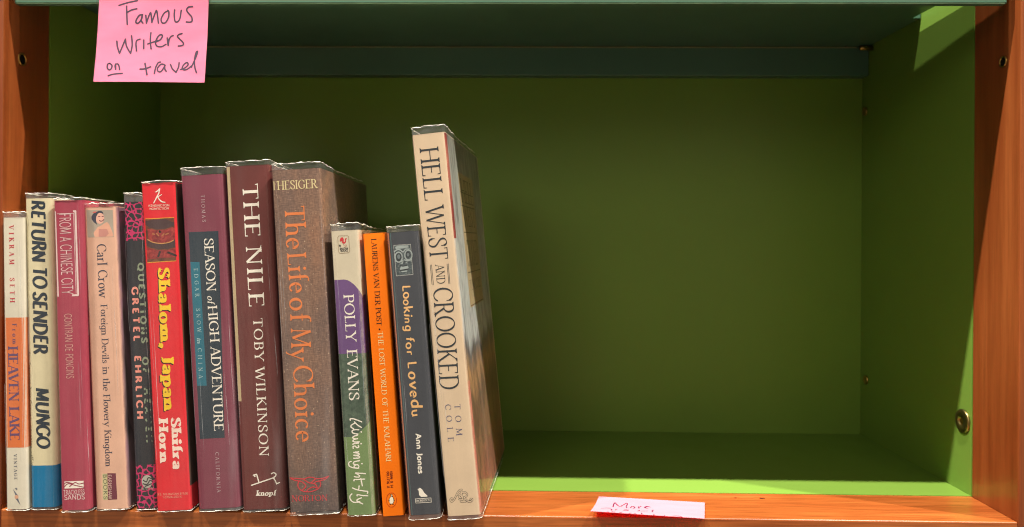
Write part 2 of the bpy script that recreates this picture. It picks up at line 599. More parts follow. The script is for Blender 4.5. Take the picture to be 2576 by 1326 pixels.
def stroke_quads(pts, width):
    """strip of quads; width is a number or a function of (dx, dy)"""
    P = [pts[0]]
    for p in pts[1:]:
        if math.hypot(p[0] - P[-1][0], p[1] - P[-1][1]) > 1e-6:
            P.append(p)
    if len(P) < 2:
        return []
    n = len(P)
    closed = math.hypot(P[0][0] - P[-1][0], P[0][1] - P[-1][1]) < 1e-5
    L, Rr = [], []
    for i in range(n):
        a = P[i - 1] if i > 0 else (P[-2] if closed else P[0])
        b = P[i + 1] if i < n - 1 else (P[1] if closed else P[-1])
        d1 = (P[i][0] - a[0], P[i][1] - a[1])
        d2 = (b[0] - P[i][0], b[1] - P[i][1])
        l1, l2 = math.hypot(*d1) or 1, math.hypot(*d2) or 1
        u1 = (d1[0] / l1, d1[1] / l1)
        u2 = (d2[0] / l2, d2[1] / l2)
        if i == 0 and not closed:
            u1 = u2
        if i == n - 1 and not closed:
            u2 = u1
        t = (u1[0] + u2[0], u1[1] + u2[1])
        lt = math.hypot(*t)
        t = (t[0] / lt, t[1] / lt) if lt > 0.05 else u2
        c = max(0.62, t[0] * u2[0] + t[1] * u2[1])
        w = (width(t[0], t[1], i / (n - 1)) if callable(width) else width) / 2 / c
        L.append((P[i][0] - t[1] * w, P[i][1] + t[0] * w))
        Rr.append((P[i][0] + t[1] * w, P[i][1] - t[0] * w))
    return [[L[i], Rr[i], Rr[i + 1], L[i + 1]] for i in range(n - 1)]


STY = {  # thick, thin, serif length, serif thickness (per cap height 100)
    'serif': (13, 4.5, 8, 3.6), 'serifbold': (22, 8, 9, 7), 'stencil': (19, 5, 8, 4), 'fat': (27, 11, 9, 9),
    'light': (9.5, 4, 7, 3), 'sans': (12, 12, 0, 0), 'sanslight': (7.5, 7.5, 0, 0), 'sansbold': (19, 19, 0, 0),
    'wide': (25, 22, 0, 0), 'brush': (25, 15, 0, 0), 'hand': (15.5, 13.5, 0, 0), 'book': (11, 4.2, 8, 3.2)}


def glyph_polys(ch, style, rng=None):
    thick, thin, sl, sh = STY[style]
    adv, strokes = GLY[ch]
    out = []
    lay = 0
    for fl, pts in strokes:
        if rng:
            pts = [(x, y) for x, y in pts]
        if fl == 'o':
            r = thick * 0.62
            out.append(([(pts[0][0] + r * math.cos(a * math.pi / 5), pts[0][1] + r * math.sin(a * math.pi / 5)) for a in range(10)], lay))
            lay += 1
            continue
        if 't' in fl and sl:
            wf = thin * 1.15
        else:
            def wf(dx, dy, k, thick=thick, thin=thin):
                return thin + (thick - thin) * abs(math.sin(math.atan2(dy, dx) - 0.12)) ** 1.4
        for q in stroke_quads(pts, wf):
            out.append((q, lay))
        lay += 1
        if sl:
            ends = []
            if 'b' in fl:
                ends.append((pts[0], pts[1]))
            if 'e' in fl:
                ends.append((pts[-1], pts[-2]))
            for p, q in ends:
                w = wf if not callable(wf) else thick * 0.95
                up = 1 if q[1] > p[1] else -1
                x0, x1, y0 = p[0] - w / 2 - sl, p[0] + w / 2 + sl, p[1]
                br = sh * 2.0
                slope = (q[0] - p[0]) / (abs(q[1] - p[1]) or 1)
                out.append(([(x0, y0), (x1, y0), (x1, y0 + up * sh), (p[0] + w / 2 + slope * br, y0 + up * (sh + br)),
                             (p[0] - w / 2 + slope * br, y0 + up * (sh + br)), (x0, y0 + up * sh)], lay))
                lay += 1
            for f, p in (('k', pts[0]), ('K', pts[-1])):
                if f in fl:
                    inward = -1 if p[1] > 50 else 1
                    a = p[1] - inward * (thin * 0.5)
                    b = p[1] + inward * 15
                    out.append(([(p[0] - 4.5, a), (p[0] + 1.5, a), (p[0] + 1.5, b), (p[0] - 1.5, b)], lay))
                    lay += 1
    return adv, out


def text_polys(surf, txt, p0, p1, h, style='serif', cond=1.0, shear=0.0, jitter=0.0, dx=0.0):
    """lettering along p0 -> p1 (picture px), cap height h px; the spacing fills the length"""
    a, b = Vector(surf.px(p0)), Vector(surf.px(p1))
    d = (b - a)
    length = d.length
    d = d / length
    u = Vector((-d.y, d.x))
    pm = ((p0[0] + p1[0]) / 2, (p0[1] + p1[1]) / 2)
    ip = (p1[0] - p0[0], p1[1] - p0[1])
    il = math.hypot(*ip)
    hs = h * length / il
    k = hs / 100.0
    adv = [GLY[c][0] * k * cond for c in txt]
    # letters widen a little to fill the line, the rest goes into the spacing (most of it between words)
    nat0 = sum(GLY[c][0] for c in txt) - 12 + 4 * (len(txt) - 1)
    cond = min(cond * (1.6 if style in ('serif', 'book', 'wide', 'fat', 'brush', 'sans', 'sansbold', 'hand') else 1.25), length / (k * nat0))
    adv = [GLY[c][0] * k * cond for c in txt]
    rest = length - (sum(adv) - 12 * k * cond)
    slots = sum(1.0 + (1.6 if c == ' ' else 0) for c in txt[:-1]) or 1.0
    unit = rest / slots
    adv = [a_ + (unit * 1.6 if c == ' ' else 0) for a_, c in zip(adv, txt)]
    track = unit
    if len(txt) == 1:
        track = 0
    rng = random.Random(hash(len(txt)) + 3)
    out = []
    x = -6 * k * cond
    for c, ad in zip(txt, adv):
        _, polys = glyph_polys(c, style)
        jr = rng.uniform(-1, 1) * jitter
        jy = rng.uniform(-1, 1) * jitter * 30 * k
        js = 1 + rng.uniform(-1, 1) * jitter * 1.2
        for pts, lay in polys:
            q = []
            for gx, gy in pts:
                gx, gy = gx * js, gy * js
                X = x + gx * k * cond + (gy * k) * (shear + jr)
                Y = gy * k + jy
                v = a + d * X + u * (Y + dx)
                q.append((v.x, v.y))
            out.append((q, lay))
        x += ad + track
    return out


def text(parent, surf, name, txt, p0, p1, h, m, style='serif', cond=1.0, shear=0.0, jitter=0.0, off=0.00016):
    return decal(name, surf, text_polys(surf, txt, p0, p1, h, style, cond, shear, jitter), m, parent, off)


def stroke_polys(surf, view, strokes, width_px, smooth=True, taper=0.0):
    """hand-drawn strokes traced in a zoom window; width in 2576-px units"""
    out = []
    for i, st in enumerate(strokes):
        ps = [surf.px(D(view, *p)) for p in st]
        c = surf.px(D(view, *st[0]))
        e = surf.px((D(view, *st[0])[0] + 10, D(view, *st[0])[1]))
        w = math.hypot(e[0] - c[0], e[1] - c[1]) / 10 * width_px
        if len(st) == 1:
            r = w * 0.7
            out.append(([(c[0] + r * math.cos(a * math.pi / 5), c[1] + r * math.sin(a * math.pi / 5)) for a in range(10)], i % 6))
            continue
        if smooth and len(ps) > 2:
            ps = cat(ps, 5)
        f = (lambda dx, dy, k, w=w: w * (1 - taper * abs(2 * k - 1) ** 2)) if taper else w
        for q in stroke_quads(ps, f):
            out.append((q, i % 6))
        for end in (ps[0], ps[-1]):
            r = w * 0.5 * (1 - taper)
            out.append(([(end[0] + r * math.cos(a * math.pi / 4), end[1] + r * math.sin(a * math.pi / 4)) for a in range(8)], i % 6 + 0.5))
    return out


def shape_polys(surf, view, shapes):
    def flat(q):
        # flat pictures stay on the flat of the spine
        if isinstance(surf, Spine):
            return (min(max(q[0], surf.r + 0.0001), surf.w - surf.r - 0.0001), q[1])
        return q
    return [([flat(surf.px(D(view, *p))) for p in s], i) for i, s in enumerate(shapes)]


def ring(cx, cy, rx, ry, n=28, rot=0.0):
    return [(cx + rx * math.cos(2 * math.pi * i / n) * math.cos(rot) - ry * math.sin(2 * math.pi * i / n) * math.sin(rot),
             cy + rx * math.cos(2 * math.pi * i / n) * math.sin(rot) + ry * math.sin(2 * math.pi * i / n) * math.cos(rot)) for i in range(n + 1)]


# ---------------------------------------------------------------- the bookcase
XR = at(2566, 640, 0.0).x
XL = at(5, 640, 0.0).x
YB = 0.235          # back wall
YT = 0.053          # depth of the wooden trim
ZC = at(1500, 125.5, YB).z          # underside of the upper shelf
ZLIP = at(1288, 9.5, 0.004).z       # lower edge of its front lip
ZTOP, ZBOT = 0.50, -0.12

case = thing('bookcase', 'cherry wood bookcase compartment lined in bright green lacquer', 'bookcase', Matrix.Translation((0, YB, ZBOT)))
INV = Matrix.Translation((0, -YB, -ZBOT))


def case_part(o):
    o.parent = case
    o.matrix_parent_inverse = INV
    return o


def side(x0, x1, inner):
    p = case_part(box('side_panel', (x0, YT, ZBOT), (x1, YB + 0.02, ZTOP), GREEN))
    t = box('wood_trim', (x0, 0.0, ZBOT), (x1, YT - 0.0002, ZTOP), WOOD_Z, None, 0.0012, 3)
    t.parent = p
    return p


panel_l = side(XL - 0.019, XL, 1)
panel_r = side(XR, XR + 0.019, -1)
case_part(box('back_panel', (XL + 0.0002, YB, ZBOT), (XR - 0.0002, YB + 0.012, ZTOP), GREEN))
low = case_part(box('lower_shelf', (XL + 0.0002, YT, -0.030), (XR - 0.0002, YB - 0.0002, 0.0), GREEN))
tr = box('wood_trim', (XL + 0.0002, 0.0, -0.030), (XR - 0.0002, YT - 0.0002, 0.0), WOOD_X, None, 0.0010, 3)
tr.parent = low
# knots in the trim's grain
KNOT = mat((58, 24, 12), 0.5, 0.3, 0.3)
HALO = mat((176, 84, 34), 0.4, 0.3, 0.25)
for kx, ky, kr in ((1850, 1253, 0.0009), (1917, 1254, 0.0014)):
    q = hit((kx, ky), Vector((0, 0, 0)), Vector((0, 0, 1)))
    for m_, sx, sy, zz in ((HALO, 5.0, 1.9, 0.00006), (KNOT, 1.5, 1.0, 0.00012)):
        pts = []
        for i in range(24):
            a = 2 * math.pi * i / 24
            rr = kr * (1 + 0.22 * noise.noise(Vector((3 * math.cos(a) + kx, 3 * math.sin(a), sx))))
            pts.append((q.x + sx * rr * math.cos(a), q.y + sy * rr * math.sin(a), zz))
        mesh('wood_knot', pts, [tuple(range(24))], m_, tr)

# removable upper shelf: board with a deeper lip in front, a little narrower than the opening
XLL, XLR = at(35, 5, 0.004).x, at(2535, 5, 0.004).x
upper = thing('shelf_board', 'dark green upper shelf board with a thick front lip above the books', 'shelf',
              Matrix.Translation((0, 0, ZLIP)))
UI = Matrix.Translation((0, 0, -ZLIP))
bm = bmesh.new()
gap_y = 0.127
outline = [(XL + 0.0008, 0.0105), (XR - 0.0040, 0.0105), (XR - 0.0075, gap_y), (XR - 0.0008, gap_y), (XR - 0.0008, YB - 0.001), (XL + 0.0008, YB - 0.001)]
lo_ = [bm.verts.new((x, y, ZC)) for x, y in outline]
hi_ = [bm.verts.new((x - (0.016 if i in (1, 2) else 0.0), y, ZC + 0.018)) for i, (x, y) in enumerate(outline)]  # chamfer added so slanting lamp light gets through the right-hand gap
bm.faces.new(lo_[::-1])
bm.faces.new(hi_)
for i in range(6):
    j = (i + 1) % 6
    bm.faces.new((lo_[i], lo_[j], hi_[j], hi_[i]))
me = bpy.data.meshes.new('board')
bm.to_mesh(me)
bm.free()
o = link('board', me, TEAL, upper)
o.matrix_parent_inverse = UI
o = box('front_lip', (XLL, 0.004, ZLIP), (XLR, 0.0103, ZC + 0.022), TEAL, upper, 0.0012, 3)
o.matrix_parent_inverse = UI
o = box('worn_edge', (XLL + 0.002, 0.0038, ZLIP + 0.0001), (XLR - 0.002, 0.0052, ZLIP + 0.0006), mat((96, 116, 88), 0.7, 0.2, 0.35), upper)
o.matrix_parent_inverse = UI
ZRAIL = at(1300, 189.5, YB - 0.014).z
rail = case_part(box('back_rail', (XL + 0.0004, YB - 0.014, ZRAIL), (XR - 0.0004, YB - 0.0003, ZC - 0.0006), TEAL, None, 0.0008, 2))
strip = case_part(box('edge_strip', (XL + 0.0006, YB - 0.0150, ZC - 0.0016), (XR - 0.012, YB - 0.0143, ZC - 0.0007), mat((140, 140, 96), 0.5, 0.4, 0.2)))


# hardware on the panels
def on_right(u, v):
    return hit((u, v), Vector((XR, 0, 0)), Vector((1, 0, 0)))


def on_left(u, v):
    return hit((u, v), Vector((XL, 0, 0)), Vector((1, 0, 0)))


def fixed(o, panel):
    o.parent = panel
    return o


q = on_right(*D('L', 908, 630))
b = fixed(lathe('bolt', [(0.0090, -0.001), (0.0090, 0.0010), (0.0085, 0.0016), (0.0070, 0.0020), (0.0034, 0.0021), (0.0032, 0.0010)], 40, q, (-1, 0, 0), STEEL), panel_r)
fixed(lathe('hex_socket', [(0.0032, 0.00102), (0.0030, 0.00106)], 6, q, (-1, 0, 0), BRASS), b)


def sleeve(q, r, ax, panel):
    s = fixed(lathe('pin_sleeve', [(r, -0.0005), (r, 0.0006), (r * 0.93, 0.0010), (r * 0.78, 0.0010), (r * 0.76, 0.0004)], 28, q, ax, BRASS), panel)
    fixed(lathe('hole', [(r * 0.76, 0.00042), (r * 0.70, 0.00045)], 28, q, ax, DARK), s)


sleeve(on_left(*D('F', 231, 632)), 0.0045, (1, 0, 0), panel_l)
sleeve(on_right(*D('U', 1895, 655)), 0.0040, (-1, 0, 0), panel_r)
for pq in (D('U', 428, 1182), D('L', 270, 360)):
    q = on_right(*pq)
    fixed(lathe('shelf_pin', [(0.0044, 0.0), (0.0044, 0.0010), (0.0036, 0.0014), (0.0022, 0.0014), (0.0020, 0.0007)], 20, q, (-1, 0, 0), BRASS), panel_r)
q = on_right(2176, 123)
fixed(lathe('shelf_pin', [(0.0024, 0.0), (0.0024, 0.0115), (0.0018, 0.0122)], 16, (XR, YB - 0.020, ZC - 0.0030), (-1, 0, 0), BRASS), panel_r)

# ---------------------------------------------------------------- books
FOLD = {}


def nz3(x, y, z):
    return noise.noise(Vector((x, y, z)))


class Book:
    def __init__(self, label, tl, tr, bl, br, yoff, depth, cover, name='book', radius=0.003, yaw=0.0, lift=0.0012, film=True, ext=0.005, hard=True, pages=PAGES, group='books standing in the row', wfix=0.0):
        y = yoff - 0.0035
        P = lambda p: at(p[0], p[1], y)
        b0, b1, t0, t1 = P(bl), P(br), P(tl), P(tr)
        w = ((b1 - b0).length + (t1 - t0).length) / 2 + wfix
        ax = (t0 - b0)
        tilt = math.atan2(-ax.x, ax.z)
        ux = Vector((math.cos(tilt), 0, math.sin(tilt)))
        uz = Vector((-math.sin(tilt), 0, math.cos(tilt)))
        base = Vector((b0.x - ux.x * 0 , y, 0.0004))
        # pivot rests on the shelf; put the pivot where the left edge line meets it
        base.x = b0.x - uz.x / uz.z * b0.z
        M = Matrix.Translation(base) @ Matrix.Rotation(-yaw, 4, 'Z') @ Matrix.Rotation(-tilt, 4, 'Y')
        self.M, self.w, self.r = M, w, radius
        self.lift = lift
        self.h = (((t0 + t1) / 2) - base).dot(uz)
        self.depth = depth
        self.seed = random.uniform(0, 100)
        self.root = thing(name, label, 'book', M, group)
        self.sp = Spine(M, w, radius, lift)
        self.side = Side(M, w)
        th = 0.0022 if hard else 0.0005
        self.build_cover(cover, th)
        pz0, pz1 = (lift + 0.003, self.h - 0.003) if hard else (lift + 0.0003, self.h - 0.0003)
        box('page_block', (th + 0.0003, radius + 0.001, pz0), (w - th - 0.0003, depth - (0.004 if hard else 0.0005), pz1), pages, self.root)
        if film:
            self.build_film(ext)

    def profile(self, off, n=6, ds=0.0035, depth=None):
        """(point, s) list along the jacket: left rear -> spine -> right rear"""
        q = self.r * math.pi / 2
        d = (depth or self.depth) - self.r
        L = []
        nsd = max(2, int(d / 0.008))
        for i in range(nsd):
            L.append(-(q - self.r) - d + d * i / nsd)
        for i in range(n):
            L.append(-(q - self.r) + q * i / n)
        m = max(2, int((self.w - 2 * self.r) / ds))
        for i in range(m):
            L.append(self.r + (self.w - 2 * self.r) * i / m)
        for i in range(n):
            L.append(self.w - self.r + q * i / n)
        for i in range(nsd + 1):
            L.append(self.w - self.r + q + d * i / nsd)
        return L

    def build_cover(self, m, th):
        S = self.profile(0)
        sp = self.sp
        verts, faces = [], []
        n = len(S)
        for z in (self.lift, self.h):
            for s in S:
                v = sp.map(s, z, 0.0)
                verts.append(v)
            for s in S:
                verts.append(sp.map(s, z, -min(th, self.r * 0.9)))
        for i in range(n - 1):
            a, b = i, i + 1
            faces.append((a, b, 2 * n + b, 2 * n + a))
            faces.append((n + b, n + a, 3 * n + a, 3 * n + b))
            faces.append((b, a, n + a, n + b))
            faces.append((2 * n + a, 2 * n + b, 3 * n + b, 3 * n + a))
        faces.append((0, 2 * n, 3 * n, n))
        faces.append((n - 1, 2 * n - 1, 4 * n - 1, 3 * n - 1))
        self.cover = mesh('cover', verts, faces, m, self.root)
        for p in self.cover.data.polygons:
            p.use_smooth = abs(p.normal.z) < 0.5
        # crease at the head and foot so the walls keep level normals
        bmc = bmesh.new()
        bmc.from_mesh(self.cover.data)
        bmesh.ops.split_edges(bmc, edges=[e for e in bmc.edges if len(e.link_faces) == 2 and e.calc_face_angle(0) > 1.0])
        bmc.to_mesh(self.cover.data)
        bmc.free()

    def film_off(self, s, z):
        k = self.seed
        wr = 0.5 + 0.5 * nz3(s * 110 + k, z * 5, k)
        cr = max(0.0, nz3(s * 60 + 3 * k, z * 45, k)) * 0.5
        return 0.00035 + 0.00022 * wr + 0.00025 * cr

    def build_film(self, ext):
        S = self.profile(0, 5, 0.0025, self.depth * 0.96)
        sp = self.sp
        k = self.seed

        def top(s):
            e = 0.0 if s < self.w else min(1, (s - self.w) / 0.05)
            return self.h + ext * (1 - 0.55 * e) + 0.0005 * nz3(s * 320 + k, 1, k) + 0.0006 * nz3(s * 70 + k, 2, k)

        def bot(s):
            return 0.0003 + 0.0003 * (1 + nz3(s * 250 + k, 9, k))
        nr = 36
        verts, faces = [], []
        for j in range(nr + 1):
            f = j / nr
            for s in S:
                z = bot(s) + (top(s) - bot(s)) * f
                verts.append(sp.map(s, z, self.film_off(s, z)))
        n = len(S)
        for j in range(nr):
            for i in range(n - 1):
                a = j * n + i
                faces.append((a, a + 1, a + n + 1, a + n))
        f = mesh('plastic_cover', verts, faces, FILM, self.root, True)
        # a few crease lines where the film bends, whitened to paint its highlight streaks
        rng = random.Random(int(k * 1000))
        for c in range(rng.randint(3, 5)):
            s0 = rng.choice((0.04, 0.10, 0.20, 0.86, 0.95)) * self.w + rng.uniform(-0.0012, 0.0012)
            za_ = rng.uniform(0.05, 0.75) * self.h
            zb_ = min(self.h * 0.985, za_ + rng.uniform(0.12, 0.45) * self.h)
            m_ = 40
            verts, faces = [], []
            for j in range(m_ + 1):
                z = za_ + (zb_ - za_) * j / m_
                u_ = j / m_
                hw = (0.00008 + 0.00026 * abs(nz3(z * 60, c, k))) * math.sin(math.pi * min(1, max(0, u_ * 0.96 + 0.02)))
                sc = s0 + 0.0008 * nz3(z * 14, c, k) - 0.0006 * u_
                for e in (-1, 0, 1):
                    verts.append(sp.map(sc + e * hw, z, self.film_off(sc, z) + 0.00010 + (0.00016 if e == 0 else 0.0)))
            for j in range(m_):
                for e in (0, 1):
                    a = j * 3 + e
                    faces.append((a, a + 1, a + 4, a + 3))
            mesh('film_crease_sheen', verts, faces, FILM_CREASE_SHEEN, f, True)
        # the film is folded back on itself above the boards and below them
        for za, zb in ((lambda s: self.h + 0.0002, top), (bot, lambda s: self.lift - 0.0002)):
            verts, faces = [], []
            for j in range(4):
                for s in S:
                    z = za(s) + (zb(s) - za(s)) * j / 3
                    verts.append(sp.map(s, z, self.film_off(s, z) - 0.00028 - 0.0003 * abs(nz3(s * 90, z * 200, k))))
            for j in range(3):
                for i in range(n - 1):
                    a = j * n + i
                    faces.append((a, a + 1, a + n + 1, a + n))
            mesh('film_fold', verts, faces, FILM_FOLD, f, True)
        # cut edges of the film: thin ragged bright rims
        for zf, rad in ((top, 0.00042), (bot, 0.00034)):
            # denser sampling in front
            pts = []
            q = self.r * math.pi / 2
            s = -(q - self.r) - 0.04
            end = self.w - self.r + q + self.depth * 0.9
            while s < end:
                z = zf(s) + 0.00035 * nz3(s * 900 + k, 4, k)
                pts.append((sp.map(s, z, self.film_off(s, z) + 0.00012 * nz3(s * 700, 7, k)), s))
                s += 0.0008 if -0.01 < s < self.w + 0.03 else 0.004
            V, Fc = [], []
            for i, (p, s) in enumerate(pts):
                a = pts[max(0, i - 1)][0]
                b = pts[min(len(pts) - 1, i + 1)][0]
                t = (b - a).normalized()
                x = t.cross(Vector((0, 0, 1))).normalized()
                y = Vector((0, 0, 1))
                rr = rad * max(0.22, 0.55 + 1.1 * nz3(s * 260 + k, 3, 2 * k))
                for c in range(5):
                    V.append(p + x * rr * 0.6 * math.cos(c * 1.2566) + y * rr * math.sin(c * 1.2566))
                if i:
                    for c in range(5):
                        u0, u1 = (i - 1) * 5 + c, (i - 1) * 5 + (c + 1) % 5
                        Fc.append((u0, u1, u1 + 5, u0 + 5))
            mesh('film_edge', V, Fc, FILM_EDGE, f, True)

    # print on the book ------------------------------------------------
    def text(self, name, txt, p0, p1, h, m, style='serif', cond=1.0, shear=0.0, jitter=0.0, off=0.00020):
        return text(self.root, self.sp, name, txt, p0, p1, h, m, style, cond, shear, jitter, off)

    def strokes(self, name, view, st, wpx, m, smooth=True, off=0.00020, taper=0.0, surf=None):
        return decal(name, surf or self.sp, stroke_polys(surf or self.sp, view, st, wpx, smooth, taper), m, self.root, off)

    def shapes(self, name, view, sh, m, off=0.00010, surf=None):
        return decal(name, surf or self.sp, shape_polys(surf or self.sp, view, sh), m, self.root, off)

    def zpx(self, u, v):
        return self.sp.px((u, v))[1]


# ---- cover materials
def cover_mat(rgb, **k):
    return mat(rgb, k.pop('rough', 0.42), k.pop('spec', 0.35), k.pop('vary', 0.07), 0.0, k.pop('bump', 0.06), k.pop('bscale', 500.0))


WHITE_INK = mat((244, 238, 226), 0.5, 0.3, 0.04)
BLACK_INK = mat((20, 22, 26), 0.5, 0.3, 0.1)

# 1 --- slim white and orange paperback
B = Book('slim white paperback with a broad orange band, at the left end of the row', D('1', 15, 282), D('1', 148, 282), D('2', 45, 1213), D('2', 213, 1213), -0.001, 0.130, cover_mat((222, 216, 198)), radius=0.002, hard=False, ext=0.0038)
ORB = cover_mat((222, 118, 62))
z0, z1 = B.zpx(50, 1126), B.zpx(38, 799)
band('colour_band', B.sp, -0.02, B.w + 0.02, z0, z1, ORB, B.root, 0.00008)
B.text('author_lettering', 'VIKRAM SETH', D('1', 60, 337), D('1', 67, 842), 12, mat((196, 40, 62)), 'stencil', 0.85)
PUR = mat((104, 72, 110))
B.text('title_lettering', 'From', D('1', 82, 988), D('1', 84, 1117), 11, PUR, 'stencil', 0.9)
B.text('title_lettering', 'HEAVEN LAKE', D('1', 53, 1142), D('2', 74, 672), 25, PUR, 'stencil', 0.95)
GRY = mat((104, 108, 122))
B.text('publisher_lettering', 'VINTAGE', D('2', 103, 782), D('2', 106, 970), 8, GRY, 'stencil', 0.9)
B.shapes('compass_emblem', '2', [[(97, 1040), (137, 1090), (122, 1103)], [(153, 1160), (112, 1106), (130, 1095)], [(112, 1095), (124, 1086), (124, 1112)]], GRY)
B.shapes('compass_centre', '2', [ring(124, 1099, 15, 14, 14)[:-1]], mat((222, 170, 140)), 0.00018)
B.strokes('compass_centre', '2', [[(112, 1040), (120, 1033), (128, 1040), (120, 1046)]], 1.6, GRY)

# 2 --- cream paperback with a blue foot
B = Book('cream book with brushy dark capitals and a blue band at its foot', D('1', 158, 150), D('1', 345, 160), D('2', 225, 1190), D('2', 441, 1190), 0.0005, 0.140, cover_mat((222, 212, 176)), radius=0.0035, hard=False, ext=0.0035, lift=0.0022, wfix=-0.001)
band('colour_band', B.sp, -0.03, B.w + 0.03, B.lift, B.zpx(112, 1171), cover_mat((0, 118, 170)), B.root, 0.00008)
NAVY = mat((34, 48, 62))
B.text('title_lettering', 'RETURN', D('Q', 88, 46), D('Q', 94, 500), 34, NAVY, 'brush', 0.82, 0.10, 0.035)
B.text('title_lettering', 'TO', D('Q', 98, 548), D('Q', 100, 692), 34, NAVY, 'brush', 0.82, 0.10, 0.02)
B.text('title_lettering', 'SENDER', D('Q', 100, 740), D('Q', 106, 1200), 35, NAVY, 'brush', 0.82, 0.10, 0.03)
B.text('author_lettering', 'MUNGO', D('2', 268, 290), D('2', 278, 726), 33, NAVY, 'brush', 0.9, 0.12, 0.03)
B.text('publisher_lettering', 'San Francisco Book Company/Houghton Mifflin', D('X', 156, 304), D('X', 175, 968), 8.5, mat((88, 86, 74)), 'sans', 0.95)

# 3 --- crimson paperback
B = Book('crimson paperback with its thin title in a white frame', D('1', 347, 168), D('1', 540, 168), D('2', 452, 1212), D('2', 688, 1212), -0.0035, 0.130, cover_mat((168, 62, 84)), radius=0.0032, hard=False, ext=0.0015, lift=0.0018, wfix=-0.0012)
PALE = mat((232, 206, 206))
B.strokes('title_frame', '1', [[(364, 246), (500, 240)], [(500, 240), (518, 796)], [(518, 796), (384, 803)], [(384, 803), (364, 246)]], 4.6, PALE, False)
B.strokes('title_frame', '1', [[(378, 258), (488, 254)], [(488, 254), (505, 785)]], 1.2, PALE, False)
B.text('title_lettering', 'FROM A CHINESE CITY', D('1', 392, 258), D('1', 411, 790), 29, PALE, 'sanslight', 0.60)
B.text('author_lettering', 'GONTRAN DE PONCINS', D('1', 426, 922), D('2', 497, 212), 19, mat((226, 182, 172)), 'sanslight', 0.55)
B.shapes('publisher_emblem', '2', [[(474, 984), (634, 978), (634, 1031), (474, 1037)]], WHITE_INK)
B.strokes('publisher_emblem', '2', [[(478, 1028), (510, 1000), (560, 1012), (628, 1026)], [(520, 1022), (560, 992), (590, 1002), (630, 994)], [(480, 1004), (500, 990), (540, 998)]], 2.2, mat((150, 50, 72)), True, 0.0002)
B.text('publisher_lettering', 'TRACKLESS', D('2', 476, 1084), D('2', 632, 1078), 11.5, PALE, 'sans', 0.75)
B.text('publisher_lettering', 'SANDS', D('2', 483, 1121), D('2', 632, 1116), 11.5, PALE, 'sans', 0.95)

# 4 --- pale pink paperback
def mottled(name, stops, scale, stretch=(1, 1, 1), rough=0.45, detail=6, dist=0.8):
    m, nt, b = principled(name)
    t = nt.nodes.new('ShaderNodeTexCoord').outputs['Object']
    n = noise_node(nt, t, scale, detail, stretch, dist=dist)
    r = ramp(nt, [(p, lin(c)) for p, c in stops])
    nt.links.new(n.outputs['Fac'], r.inputs['Fac'])
    nt.links.new(r.outputs['Color'], b.inputs['Base Color'])
    b.inputs['Roughness'].default_value = rough
    b.inputs['Specular IOR Level'].default_value = 0.35
    return m


B = Book('pale pink paperback with a small portrait of a woman at the top of its spine', D('1', 552, 212), D('1', 782, 212), D('2', 717, 1207), D('2', 940, 1207), 0.0008, 0.130, cover_mat((226, 180, 156)), radius=0.002, hard=False, ext=0.0022)
art = mottled('dusky_jungle_print', [(0.30, (70, 56, 60)), (0.45, (126, 100, 104)), (0.58, (150, 110, 130)), (0.72, (178, 140, 110))], 55, (1, 1, 0.35))
q_ = B.r * math.pi / 2
band('cover_art', B.sp, B.w - B.r + q_ * 0.55, B.w + 0.11, B.lift + 0.0005, B.h - 0.0005, art, B.root, 0.00008)
B.shapes('portrait', 'W', [[(40, 110), (1270, 95), (1300, 1200), (45, 1228)]], mat((176, 164, 150), 0.5, 0.3, 0.16), 0.00008)
B.shapes('portrait_figure', 'W', [[(345, 1040), (520, 800), (620, 760), (800, 640), (900, 590), (990, 690), (1080, 900), (1165, 1140), (1130, 1190), (400, 1210)]], mat((228, 172, 148), 0.5, 0.3, 0.15), 0.00012)
B.shapes('portrait_figure', 'W', [[(560, 880), (900, 880), (970, 1060), (860, 1190), (560, 1200)]], mat((204, 142, 132)), 0.00014)
B.shapes('portrait_figure', 'W', [ring(610, 440, 175, 230, 22)[:-1]], mat((234, 182, 164)), 0.00016)
B.shapes('portrait_hair', 'W', [[(500, 715), (360, 600), (270, 480), (260, 380), (330, 260), (450, 190), (560, 140), (660, 140), (740, 200), (750, 275), (690, 240), (600, 215), (520, 260), (460, 380), (450, 520), (470, 620)]], mat((58, 60, 78)), 0.00018)
B.strokes('portrait_hair', 'W', [[(340, 205), (440, 185)]], 3.0, mat((214, 96, 90)), False, 0.0002)
B.strokes('portrait_face', 'W', [[(550, 375), (610, 370)], [(695, 370), (750, 365)], [(590, 530), (650, 560), (720, 540), (770, 490)]], 2.2, mat((136, 84, 96)), True, 0.0002)
INK4 = mat((66, 64, 84))
B.text('author_lettering', 'Carl Crow', D('1', 641, 462), D('1', 656, 808), 24, INK4, 'serif', 0.95)
B.text('title_lettering', 'Foreign Devils in the Flowery Kingdom', D('1', 667, 862), D('2', 790, 868), 17, INK4, 'serif', 0.95)
B.shapes('publisher_panel', '2', [[(803, 922), (866, 922), (877, 1118), (808, 1121)]], mat((112, 38, 58)))
B.shapes('publisher_panel', '2', [[(765, 926), (802, 924), (807, 1121), (769, 1121)]], mat((206, 196, 150)))
B.text('publisher_lettering', 'EARNSHAW', D('2', 808, 934), D('2', 812, 1114), 8.5, mat((222, 190, 180)), 'sans', 0.7)
B.text('publisher_lettering', 'BOOKS', D('2', 771, 932), D('2', 776, 1114), 9.5, mat((92, 104, 80)), 'sans', 0.9)


